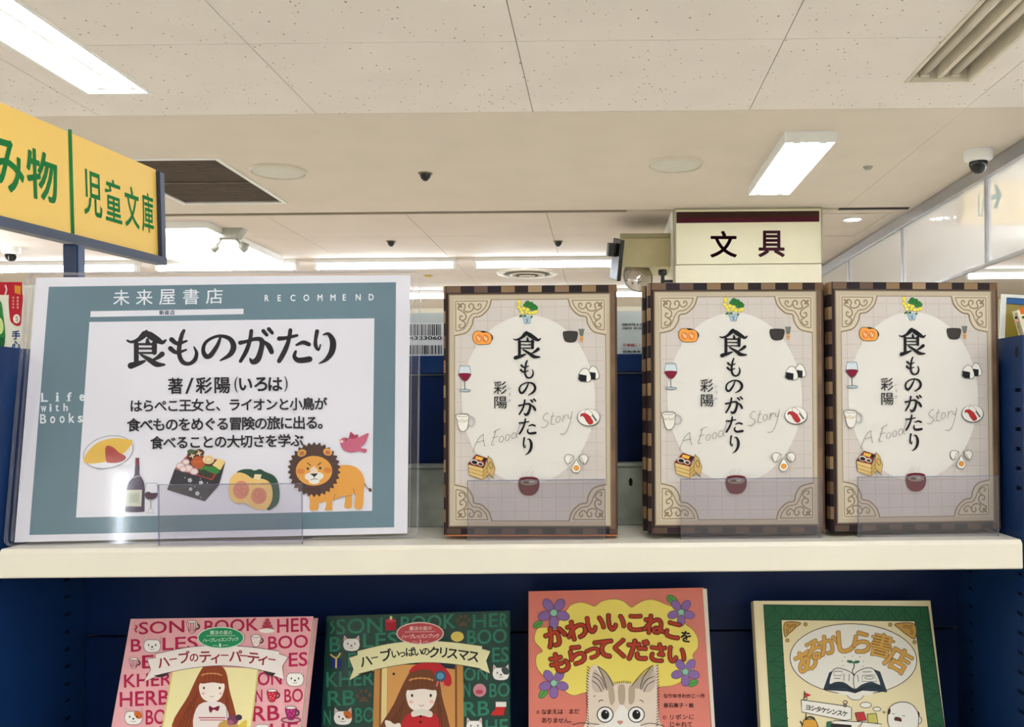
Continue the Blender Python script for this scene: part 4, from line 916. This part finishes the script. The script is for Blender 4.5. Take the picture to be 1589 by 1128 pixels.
# 1: pink
A = Art(l1, .0003, (180, 940, 500, 1128, 1589)); RD = '#B01C4A'
letters(A, RD, [('SON', 180, 120, 525, 212), ('BOOK', 685, 106, 1092, 200), ('HER', 1245, 98, 1500, 200), ('B', 118, 258, 195, 352), ('LES', 362, 240, 630, 336), ('BOO', 1175, 230, 1478, 328),
   ('E', 205, 382, 290, 480), ('ES', 1335, 360, 1475, 465), ('KHER', 65, 522, 428, 620), ('ON', 1095, 508, 1275, 610), ('HERB', 32, 658, 408, 768), ('N', 1076, 648, 1128, 740), ('BO', 1300, 640, 1440, 742), ('BO', 232, 800, 385, 912), ('RB', 1056, 772, 1258, 884), ('HE', 1190, 905, 1400, 1000), ('SS', 330, 925, 420, 1000)], .012)
A.line('#C8385E', [(150, 150), (165, 165), (150, 180), (160, 205)], 12, True)
cup(A, 588, 160, 52, '#EDE6E2', RD); cup(A, 1080, 268, 50, '#E9DDD8', None, '#C07080'); cup(A, 140, 440, 44, '#E8DCD8', RD); cup(A, 1205, 690, 52, '#C8283C', None, '#F0D0D0'); cup(A, 1350, 825, 56, '#A82468', None, '#D890B8'); A.ring('#8A1A50', 1350, 880, 74, 20, 9)
for k in range(4): A.ell('#B03A54', 1168, 178-k*22, 52-k*12, 14); 
A.ell('#EDE4DC', 1166, 192, 60, 18)
catface(A, 282, 302, 68); catface(A, 1382, 560, 70); catface(A, 138, 855, 72, '#C8642A'); catface(A, 1130, 950, 60)
A.poly('#EADFA6', [(440, 470), (1105, 480), (1042, 1000), (345, 1000)])
A.poly('#D8C880', [(440, 470), (452, 470), (358, 1000), (345, 1000)]); A.poly('#D8C880', [(1093, 480), (1105, 480), (1042, 1000), (1030, 1000)])
def girl(A, cx, top, s, hair, dress, beret=None):       # a plain doll-like girl figure
    A.blob(hair, [(cx-10*s, top), (cx+60*s, top+15*s), (cx+110*s, top+70*s), (cx+135*s, top+200*s), (cx+170*s, top+560*s), (cx-330*s, top+560*s), (cx-200*s, top+260*s), (cx-120*s, top+90*s), (cx-70*s, top+20*s)])
    A.blob('#ECE0D4', [(cx-100*s, top+160*s), (cx+85*s, top+160*s), (cx+82*s, top+260*s), (cx+30*s, top+315*s), (cx-40*s, top+318*s), (cx-100*s, top+270*s)])
    A.blob(hair, [(cx-105*s, top+165*s), (cx-105*s, top+90*s), (cx, top+55*s), (cx+90*s, top+90*s), (cx+92*s, top+165*s), (cx, top+158*s)])
    A.ring('#C88A50', cx-10*s, top+105*s, 85*s, 22*s, 12*s, 0, 190, 350)
    for q in (-60, -30, 0, 30, 60): A.line('#5A2A1A', [(cx+q*s, top+70*s), (cx+q*1.15*s, top+160*s)], 3*s)
    for q in (-66, 66): A.ell('#2A1A18', cx+(q-8)*s, top+205*s, 8*s, 12*s, 0, 12); A.ell('#E8B0A8', cx+(q*1.1-8)*s, top+250*s, 16*s, 11*s, 0, 12)
    A.line('#8A4A40', [(cx-24*s, top+272*s), (cx-8*s, top+280*s), (cx+10*s, top+270*s)], 4*s, True)
    A.blob(dress, [(cx-115*s, top+345*s), (cx+95*s, top+340*s), (cx+120*s, top+560*s), (cx-150*s, top+560*s)])
    for k in range(4): A.line('#5A2A1A', [(cx-(130+25*k)*s, top+(240+40*k)*s), (cx-(210+30*k)*s, top+560*s)], 5*s)
    for k in range(2): A.line('#5A2A1A', [(cx+(110+14*k)*s, top+(220+60*k)*s), (cx+(125+20*k)*s, top+560*s)], 5*s)
girl(A, 750, 445, .92, '#8A3E20', '#E4D8D4')
A.line('#B0304C', [(640, 862), (850, 862)], 8); A.line('#B0304C', [(650, 880), (845, 880)], 6); A.blob('#7A1838', [(725, 770), (755, 785), (800, 770), (790, 810), (755, 800), (735, 825), (720, 800)])
A.ell('#C49A50', 870, 930, 80, 50); A.ell('#7A3A5A', 905, 880, 42, 38); A.ell('#9A5A7A', 885, 900, 24, 22); A.ell('#3A2A3A', 950, 860, 26, 22); A.blob('#D8C050', [(950, 920), (1010, 880), (1000, 960), (930, 990)])
BN = '#E9DEDA'
A.shape(BN, '#5A3A3A', [(315, 400), (245, 410), (272, 492), (220, 585), (300, 552), (420, 515), (400, 430)], 4, False); A.shape(BN, '#5A3A3A', [(1262, 370), (1330, 395), (1285, 468), (1300, 570), (1235, 545), (1150, 520), (1180, 420)], 4, False)
A.poly('#3A2A2C', [(300, 540), (420, 512), (380, 545), (330, 552)]); A.poly('#3A2A2C', [(1235, 520), (1140, 502), (1160, 528), (1210, 545)])
A.poly(BN, [(315, 370)]+smooth([(315, 370), (550, 322), (790, 305), (1030, 318), (1262, 350)], 6, False)+[(1235, 522)]+smooth([(1235, 522), (1020, 478), (790, 462), (540, 488), (298, 540)], 6, False))
A.line('#5A3A3A', smooth([(315, 370), (550, 322), (790, 305), (1030, 318), (1262, 350)], 6, False), 4); A.line('#5A3A3A', smooth([(1235, 522), (1020, 478), (790, 462), (540, 488), (298, 540)], 6, False), 4)
for ch, x, y, r, e in (('ハ', 370, 435, 12, 100), ('ー', 445, 412, 8, 70), ('ブ', 528, 400, 6, 100), ('の', 606, 398, 4, 78), ('テ', 692, 392, 2, 105), ('ィ', 775, 398, 0, 100), ('ー', 842, 382, 0, 70), ('パ', 925, 388, -2, 105), ('ー', 988, 385, -4, 70), ('テ', 1062, 402, -6, 105), ('ィ', 1140, 410, -8, 100), ('ー', 1205, 414, -8, 70)): A.cell('#8E1A2C', ch, x, y, e, .022, r)
A.ell('#CDE0CC', 812, 247, 180, 85); A.ell('#1F8A5C', 812, 247, 172, 77)
A.row('#CFE6D0', '魔法の庭の', 745, 206, 885, 206, 33, .01); A.row('#CFE6D0', 'ハーブレッスンブック', 688, 268, 935, 256, 34, .012); A.line('#CFE6D0', [(700, 232), (925, 230)], 3); A.fit('#CFE6D0', '1', 802, 292, 812, 318, .02); A.line('#CFE6D0', [(750, 305), (790, 310)], 3); A.line('#CFE6D0', [(825, 308), (870, 303)], 3)
A.build('cover_print', l1, .3)
# 2: green
A = Art(l2, .0003, (480, 880, 820, 1128, 1546)); GN = '#2E7A62'
letters(A, GN, [('SON', 192, 362, 515, 468), ('BOOK', 648, 340, 1028, 440), ('HE', 1156, 330, 1330, 425), ('R', 1345, 325, 1400, 420), ('B', 146, 492, 220, 594), ('LES', 382, 464, 620, 562), ('BOO', 1116, 440, 1392, 540), ('E', 276, 606, 330, 705), ('ES', 1292, 565, 1405, 668),
   ('KHER', 122, 735, 455, 838), ('ON', 1092, 705, 1258, 798), ('RB', 132, 872, 320, 975), ('N', 1088, 820, 1135, 915), ('BO', 1272, 818, 1412, 915), ('N', 104, 1010, 150, 1110), ('BO', 325, 990, 460, 1095), ('RB', 1092, 948, 1268, 1048), ('HE', 1245, 1075, 1400, 1180)], .012)
A.line(GN, [(172, 385), (152, 400), (175, 430), (150, 470)], 14, True)
A.rect('#A82030', 540, 375, 612, 445); A.ell('#C84050', 576, 378, 36, 12); A.ell('#F0E090', 577, 358, 9, 14); catface(A, 298, 540, 62); catface(A, 238, 1055, 68, '#C8642A'); catface(A, 1352, 745, 62, '#3A4A48'); catface(A, 1165, 1118, 60)
paw(A, 1087, 385, 58, '#5A4632'); paw(A, 385, 915, 62, '#5A4632'); A.ell('#D8C060', 1045, 490, 46, 36); A.ell('#C88A94', 1203, 868, 46, 46); A.ell('#B03A4A', 1200, 880, 26, 16)
A.poly('#1C2E78', [(150, 640), (232, 650), (222, 715), (160, 712)]); A.line('#D8C070', [(192, 640), (190, 712)], 12); A.line('#D8C070', [(150, 615), (192, 640), (222, 605)], 12, True)
A.poly('#C42C28', [(1318, 970), (1385, 975), (1372, 1045), (1285, 1045), (1290, 1022), (1312, 1005)]); A.rect('#E8E4DC', 1316, 950, 1390, 985)
A.poly('#B98448', [(462, 690), (1086, 680), (1092, 1200), (448, 1200)])
A.poly('#8A5A2C', [(500, 690), (514, 690), (506, 1200), (490, 1200)]); A.poly('#E0CC90', [(514, 700), (552, 700), (546, 1200), (506, 1200)]); A.poly('#D09858', [(556, 690), (820, 690), (800, 1200), (550, 1200)])
A.poly('#C48C50', [(925, 690), (1030, 690), (1030, 1200), (925, 1200)]); A.poly('#7A4E28', [(1028, 690), (1042, 690), (1044, 1200), (1030, 1200)]); A.poly('#26303A', [(920, 680), (1030, 680), (1030, 720), (940, 710)])
A.ell('#3A2A20', 597, 753, 10, 9); A.poly('#2A2A30', [(595, 975), (620, 1030), (590, 1080), (562, 1030)])
girl(A, 800, 700, 1.0, '#6E4028', '#B8262C')
A.blob('#B8262C', [(705, 745), (740, 695), (830, 668), (920, 680), (990, 750), (1005, 820), (970, 838), (900, 780), (860, 728), (780, 722)])
A.ell('#2E5A78', 926, 768, 40, 38); A.ell('#5A90A8', 926, 768, 26, 24); A.line('#D86070', [(910, 805), (898, 840)], 12); A.line('#D86070', [(942, 808), (956, 842)], 12)
A.blob('#D8D0C4', [(725, 1020), (790, 1000), (865, 1020), (860, 1058), (790, 1045), (730, 1055)])
for y in (1052, 1092): A.ell('#3A1A1A', 786, y, 10, 9)
A.blob('#E8DCD0', [(535, 1085), (570, 1085), (600, 1105), (640, 1100), (640, 1140), (560, 1150)])
BN = '#E6E0B0'
A.shape(BN, '#3A3A2C', [(345, 618), (280, 640), (312, 720), (282, 800), (350, 762), (460, 732), (430, 640)], 4, False); A.shape(BN, '#3A3A2C', [(1218, 575), (1280, 592), (1250, 660), (1276, 750), (1210, 722), (1110, 695), (1130, 600)], 4, False)
A.poly('#1A1A18', [(345, 752), (462, 722), (420, 756), (370, 762)]); A.poly('#1A1A18', [(1210, 712), (1110, 692), (1140, 716), (1190, 724)])
top = smooth([(342, 590), (560, 540), (780, 518), (1000, 528), (1220, 556)], 6, False); bot = smooth([(1212, 715), (1000, 682), (780, 674), (560, 704), (345, 754)], 6, False)
A.poly(BN, top+bot); A.line('#3A3A2C', top, 4); A.line('#3A3A2C', bot, 4)
for ch, x, y, r, e in (('ハ', 400, 662, 14, 92), ('ー', 462, 638, 10, 60), ('ブ', 540, 622, 8, 92), ('い', 608, 612, 6, 66), ('っ', 656, 608, 4, 62), ('ぱ', 712, 598, 2, 70), ('い', 768, 598, 0, 66), ('の', 822, 594, 0, 64), ('ク', 882, 600, -2, 88), ('リ', 948, 600, -4, 84), ('ス', 1012, 608, -6, 88), ('マ', 1086, 616, -8, 88), ('ス', 1160, 628, -10, 90)): A.cell('#16161A', ch, x, y, e, .024, r)
A.ell('#E0C8C0', 783, 467, 168, 80); A.ell('#B84A50', 783, 467, 160, 72)
A.row('#E8D4CC', '魔法の庭の', 722, 432, 852, 430, 31, .01); A.row('#E8D4CC', 'ハーブレッスンブック', 668, 490, 905, 484, 33, .012); A.line('#E8D4CC', [(675, 458), (890, 454)], 3); A.fit('#E8D4CC', '2', 778, 512, 792, 536, .02); A.line('#E8D4CC', [(730, 522), (765, 528)], 3); A.line('#E8D4CC', [(805, 528), (840, 522)], 3)
A.build('cover_print', l2, .3)
# 3: salmon with kitten
A = Art(l3, .0003, (800, 880, 1140, 1128, 1546)); YL = '#EEDB6C'
A.poly('#E8DCCB', [(1320, 152), (1349, 152), (1412, 1200), (1388, 1200)])
cloud = [(370, 290), (400, 262), (460, 248), (520, 262), (560, 275), (610, 240), (690, 225), (760, 240), (815, 282), (850, 265), (900, 238), (960, 228), (1020, 245), (1080, 270), (1150, 290), (1190, 340), (1200, 400), (1250, 440), (1285, 500), (1285, 570), (1250, 620), (1265, 690), (1230, 760), (1180, 800), (1110, 835), (1010, 845), (880, 860), (700, 880), (500, 885), (420, 905), (370, 890), (300, 830), (230, 790), (180, 750), (145, 690), (150, 620), (190, 590), (140, 530), (135, 480), (160, 430), (230, 420), (320, 370)]
A.shape(YL, '#8A6A28', cloud, 3)
def flower(x, y, s):
    for k in range(5):
        a = math.radians(k*72+18); A.ell('#8A6AA8', x+s*.62*math.cos(a), y+s*.62*math.sin(a), s*.42, s*.3, -math.degrees(a), 14); A.ring('#4A3460', x+s*.62*math.cos(a), y+s*.62*math.sin(a), s*.42, s*.3, 3, -math.degrees(a), n=14)
    A.ell('#8AC8A8', x, y, s*.22, s*.22, 0, 14); A.ring('#4A6A5A', x, y, s*.22, s*.22, 3, n=14)
def leaf(x, y, s, r): A.ell('#5AA050', x, y, s, s*.6, r, 14); A.ring('#22502A', x, y, s, s*.6, 3, r, n=14); A.line('#22502A', [(x-s*.7*math.cos(math.radians(r)), y+s*.7*math.sin(math.radians(r))), (x+s*.7*math.cos(math.radians(r)), y-s*.7*math.sin(math.radians(r)))], 3)
leaf(158, 405, 38, 30); leaf(1105, 232, 46, -40); leaf(1250, 818, 40, 20); leaf(195, 890, 42, 50)
flower(270, 322, 112); flower(1168, 318, 96); flower(270, 818, 104); flower(1198, 738, 100)
for ch, x, y, r, e in (('か', 280, 488, 18, 165), ('わ', 432, 442, 12, 160), ('い', 560, 400, 6, 155), ('い', 706, 385, 0, 155), ('こ', 846, 388, 0, 150), ('ね', 975, 405, -5, 155), ('こ', 1112, 440, -14, 150),
      ('も', 312, 672, 14, 165), ('ら', 432, 618, 16, 160), ('っ', 540, 588, 8, 140), ('て', 620, 572, 2, 160), ('く', 738, 570, 0, 150), ('だ', 862, 582, -2, 165), ('さ', 1003, 602, -6, 150), ('い', 1135, 615, -8, 150)):
    A.cell('#2A1414', ch, x, y, e, .075, r); A.cell('#B23A22', ch, x, y, e, .038, r)
A.cell('#201818', 'を', 1202, 490, 88, .03, -8)
# kitten
A.blob('#E3D3C2', [(505, 860), (512, 760), (548, 690), (600, 720), (680, 820), (760, 812), (820, 825), (880, 780), (990, 690), (1002, 760), (1000, 860), (1002, 960), (1010, 1060), (1000, 1200), (500, 1200), (500, 1080), (510, 960)])
for p in ([(560, 720), (600, 780), (640, 860), (560, 880), (535, 800)], [(975, 720), (930, 780), (880, 860), (950, 880), (990, 800)]): A.blob('#CDBBAE', p)
A.blob('#B5A592', [(590, 705), (650, 755), (695, 835), (650, 860), (610, 780)]); A.blob('#B5A592', [(975, 700), (900, 755), (825, 835), (870, 855), (940, 790)])
for p in ([(655, 860), (690, 850), (700, 940), (670, 970)], [(725, 840), (770, 838), (768, 960), (730, 955)], [(800, 845), (840, 850), (835, 950), (800, 960)]): A.blob('#B8A48E', p)
A.blob('#EDE9E2', [(750, 970), (820, 1050), (900, 1120), (980, 1130), (960, 1200), (560, 1200), (560, 1120), (640, 1100), (700, 1030)])
for x in (632, 852): A.ell('#F2F0EC', x, 1040, 54, 52); A.ring('#1A1618', x, 1040, 56, 54, 7); A.ell('#141214', x, 1040, 29, 34); A.ell('#F2F0EC', x+8, 1024, 5, 5)
A.blob('#C88A7A', [(715, 1088), (738, 1082), (760, 1088), (738, 1110)])
BK = '#1A1618'
for p in ([(582, 700), (640, 745), (692, 838)], [(580, 700), (620, 780), (645, 870)], [(970, 692), (900, 740), (818, 838)], [(950, 710), (900, 780), (878, 862)], [(540, 800), (580, 830), (608, 880)], [(545, 770), (590, 800), (622, 862)], [(975, 770), (920, 800), (888, 862)], [(980, 800), (930, 830), (905, 880)], [(550, 745), (600, 775), (632, 850)], [(560, 905), (552, 915)], [(585, 950), (600, 938), (620, 940)], [(875, 938), (892, 942), (902, 955)]): A.line(BK, p, 5, True)
for k in range(22):
    t = k/21; y = 700+t*420
    for q, bx0 in ((-1, 512 - 8*math.sin(t*3)), (1, 998 + 6*math.sin(t*3))): A.line(BK, [(bx0-8, y+q*0), (bx0+10, y+14 if q < 0 else y-12)], 5)
for k in range(8): A.line(BK, [(700+k*16, 800+4*abs(k-4)*.5), (702+k*15, 820)], 4)
for p in ([(400, 1112), (470, 1098), (590, 1110)], [(880, 1118), (950, 1100), (1050, 1120)]): A.line('#3A2A28', p, 5, True)
A.row('#2A1A1A', 'なりゆきわかこ・作', 1058, 908, 1318, 908, 34, .02); A.row('#2A1A1A', '垂石眞子・絵', 1060, 974, 1240, 974, 34, .02)
A.row('#3A1E1E', 'なまえは まだ', 200, 1020, 432, 1016, 42, .012); A.row('#3A1E1E', 'ありません。', 202, 1080, 400, 1080, 42, .012); A.row('#3A1E1E', 'リボンに', 1102, 1058, 1240, 1055, 42, .012); A.row('#3A1E1E', 'じゃれて', 1102, 1108, 1230, 1108, 42, .012)
A.ring('#5A2A1A', 158, 1022, 8, 10, 4); A.ring('#5A2A1A', 1050, 1060, 9, 11, 4)
A.build('cover_print', l3, .2)
# 4: cream with green frame
A = Art(l4, .0003, (1140, 880, 1589, 1128, 1589)); GR = '#1F5A38'
A.poly('#141C18', [(157, 205), (1062, 215), (1170, 1000), (205, 1000)]); A.poly(GR, [(161, 209), (1058, 219), (1165, 1000), (209, 1000)])
A.poly('#141C18', [(253, 287), (991, 294), (1080, 1000), (296, 1000)]); A.poly('#EADDB2', [(257, 291), (987, 298), (1075, 1000), (300, 1000)])
DG = '#123A26'
for k in range(10):
    x = 175+k*89; y0_, y1_ = 215+k*1, 283+k*1
    if k < 10: A.line(DG, [(x, y1_), (x+44, y0_+6), (x+88 if k < 9 else x+60, y1_)], 4); A.line(DG, [(x+44, y0_), (x+44, y1_)], 3)
for k in range(8):
    y = 300+k*88; xl_ = 170+k*6; A.line(DG, [(xl_+88, y), (xl_+8, y+44), (xl_+92, y+88)], 4); A.line(DG, [(xl_+6, y+44), (xl_+88, y+44)], 3)
    xr_ = 992+k*11; A.line(DG, [(xr_+6, y), (xr_+80, y+44), (xr_+14, y+88)], 4); A.line(DG, [(xr_+10, y+44), (xr_+82, y+44)], 3)
A.ell('#2A2A28', 651, 505, 350, 196, -2, 48); A.ell('#EDE9E0', 651, 505, 346, 192, -2, 48)
A.shape('#EDE9E0', '#2A2A28', [(615, 690), (640, 725), (690, 725), (705, 690)], 3)
A.blob('#EDE9E0', [(560, 660), (760, 660), (740, 700), (590, 700)])
for s_, x, y in ((1, 275, 306), (-1, 985, 312)):
    A.shape('#C89A4C', '#4A3A20', [(x, y), (x+s_*85, y), (x+s_*60, y+25), (x+s_*22, y+60), (x, y+75)] if s_ > 0 else [(x, y), (x-105, y), (x-80, y+28), (x-40, y+60), (x+5, y+80)], 4)
    A.ring('#4A3A20', x+s_*22, y+18, 12, 6, 3, -35*s_); A.ring('#4A3A20', x+s_*48, y+14, 12, 6, 3, 10); A.ring('#4A3A20', x+s_*14, y+45, 6, 12, 3)
for x, y in ((388, 314), (289, 402), (853, 316), (986, 412)): A.ell('#4A3A20', x, y, 11, 11); A.ell('#C8A050', x, y, 8, 8)
for ch, x, y, r, e in (('あ', 388, 515, 28, 135), ('る', 438, 452, 26, 128), ('か', 515, 425, 14, 128), ('し', 602, 408, 6, 140), ('ら', 695, 412, -4, 140), ('書', 805, 430, -14, 140), ('店', 900, 508, -30, 140)):
    A.cell('#4A3A20', ch, x, y, e, .052 if ch not in '書' else .034, r); A.cell('#D4A24C', ch, x, y, e, .032 if ch not in '書' else .016, r)
A.shape('#26384A', '#10141C', [(488, 672), (520, 580), (560, 560), (650, 590), (740, 555), (795, 575), (835, 685), (700, 675), (660, 690), (620, 680)], 5, False)
A.shape('#E9E6DE', '#1A1A20', [(518, 640), (540, 565), (590, 558), (655, 595), (658, 668), (600, 635), (555, 632)], 4); A.shape('#E9E6DE', '#1A1A20', [(658, 668), (655, 595), (700, 560), (760, 560), (800, 645), (750, 632), (700, 645)], 4)
for k in range(3): A.line('#1A1A20', [(510, 655+k*7), (590, 645+k*7), (658, 675+k*4), (730, 650+k*6), (812, 660+k*7)], 3, True)
A.line('#2A2A30', [(545, 572), (590, 572), (588, 595), (542, 595), (545, 572)], 3); A.line('#2A2A30', [(700, 595), (765, 592), (780, 628), (698, 628), (700, 595)], 3); A.ring('#2A2A30', 738, 607, 24, 8, 3)
for x in (600, 628): A.line('#6A6A6A', [(x, 585), (x-2, 625)], 4)
A.line('#6A6A6A', [(545, 610), (580, 612)], 4); A.line('#6A6A6A', [(672, 590), (680, 630)], 4); A.line('#6A6A6A', [(700, 576), (750, 574)], 4)
A.line('#141C18', [(655, 600), (645, 570), (655, 545), (650, 522)], 5, True); A.ell('#2E6A48', 632, 519, 18, 8, -10); A.ell('#2E6A48', 668, 521, 18, 8, 10)
for x, y, x2, y2 in ((600, 490, 606, 496), (645, 485, 646, 492), (688, 490, 684, 497), (587, 515, 594, 518), (702, 518, 708, 516), (590, 542, 598, 540), (700, 544, 708, 546)): A.line('#3A3A38', [(x, y), (x2, y2)], 3)
OL = '#2A2622'
A.line(OL, [(392, 790), (388, 840)], 5); A.shape('#EDE9E0', OL, [(364, 728), (625, 765), (640, 772), (640, 835), (605, 842), (368, 795)], 4, False)
A.line(OL, [(380, 725), (382, 680)], 4); A.poly('#C02828', [(384, 688), (420, 702), (386, 716)]); A.ring(OL, 387, 722, 10, 8, 4); A.ring(OL, 606, 742, 11, 9, 4); A.ring(OL, 604, 760, 8, 7, 4)
A.row(OL, 'ヨシタケシンスケ', 402, 770, 604, 805, 34, .03, -8)
A.ell(OL, 718, 757, 32, 17); A.ell('#EDE9E0', 718, 757, 29, 14); A.ell(OL, 779, 779, 23, 12); A.ell('#EDE9E0', 779, 779, 20, 9); A.ring(OL, 819, 797, 6, 4, 3)
# plain bald head, kettle, books and shelf top of the cover drawing
A.ell('#4A1E1E', 1000, 810, 14, 20); A.ell(OL, 1008, 840, 18, 22); A.ell('#EDE9E0', 1007, 840, 15, 19)
A.shape('#EDE9E0', OL, [(838, 820), (850, 770), (900, 742), (960, 748), (1000, 790), (1008, 850), (985, 900), (880, 900), (845, 870)], 4); A.ell('#4A1E1E', 846, 792, 8, 18, -10)
A.line(OL, [(862, 806), (870, 804), (878, 808)], 3, True); A.line(OL, [(918, 818), (926, 815), (934, 820)], 3, True); A.blob('#4A1E1E', [(875, 840), (880, 822), (910, 828), (914, 848), (895, 845)])
A.shape('#D8A040', OL, [(375, 850), (385, 838), (440, 838), (452, 900), (370, 900)], 4); A.ring(OL, 413, 840, 25, 18, 9, 0, 180, 360); A.line(OL, [(372, 870), (358, 845)], 8)
A.shape('#B83030', OL, [(660, 800), (708, 795), (722, 840), (672, 846)], 4, False); A.shape('#C0B860', OL, [(726, 808), (775, 802), (785, 856), (732, 858)], 4, False)
A.shape('#EDE9E0', OL, [(545, 842), (700, 850), (672, 882), (520, 876)], 4, False); A.shape('#2A2226', OL, [(520, 858), (640, 868), (636, 900), (520, 900)], 3, False); A.shape('#EDE9E0', OL, [(700, 850), (806, 862), (790, 900), (680, 890)], 4, False)
A.shape('#2E6A48', OL, [(505, 850), (530, 845), (525, 900), (500, 900)], 3, False)
A.build('cover_print', l4, .3)

# prints belong to the sheet they are printed on, sockets and rims to their housing
for o in list(C.objects):
    p = o.parent
    if not p or p.type != 'EMPTY': continue
    n = o.name.split('.')[0]; want = {'cover_print': 'front_cover', 'barcode_print': 'front_cover', 'back_print': 'front_cover', 'notice_print': 'paper_sheet', 'lettering': 'panel', 'arrow_print': 'box', 'socket': 'housing', 'reflector': 'housing', 'sleeve_edge': 'sleeve_front', 'polished_edge': 'lip', 'blue_band': 'front_cover', 'white_edge': 'front_cover', 'end_cap': 'tube'}.get(n)
    if not want: continue
    for q in C.objects:
        if q.parent == p and q.name.split('.')[0] in (want, 'board' if n == 'lettering' else want): o.parent = q; break
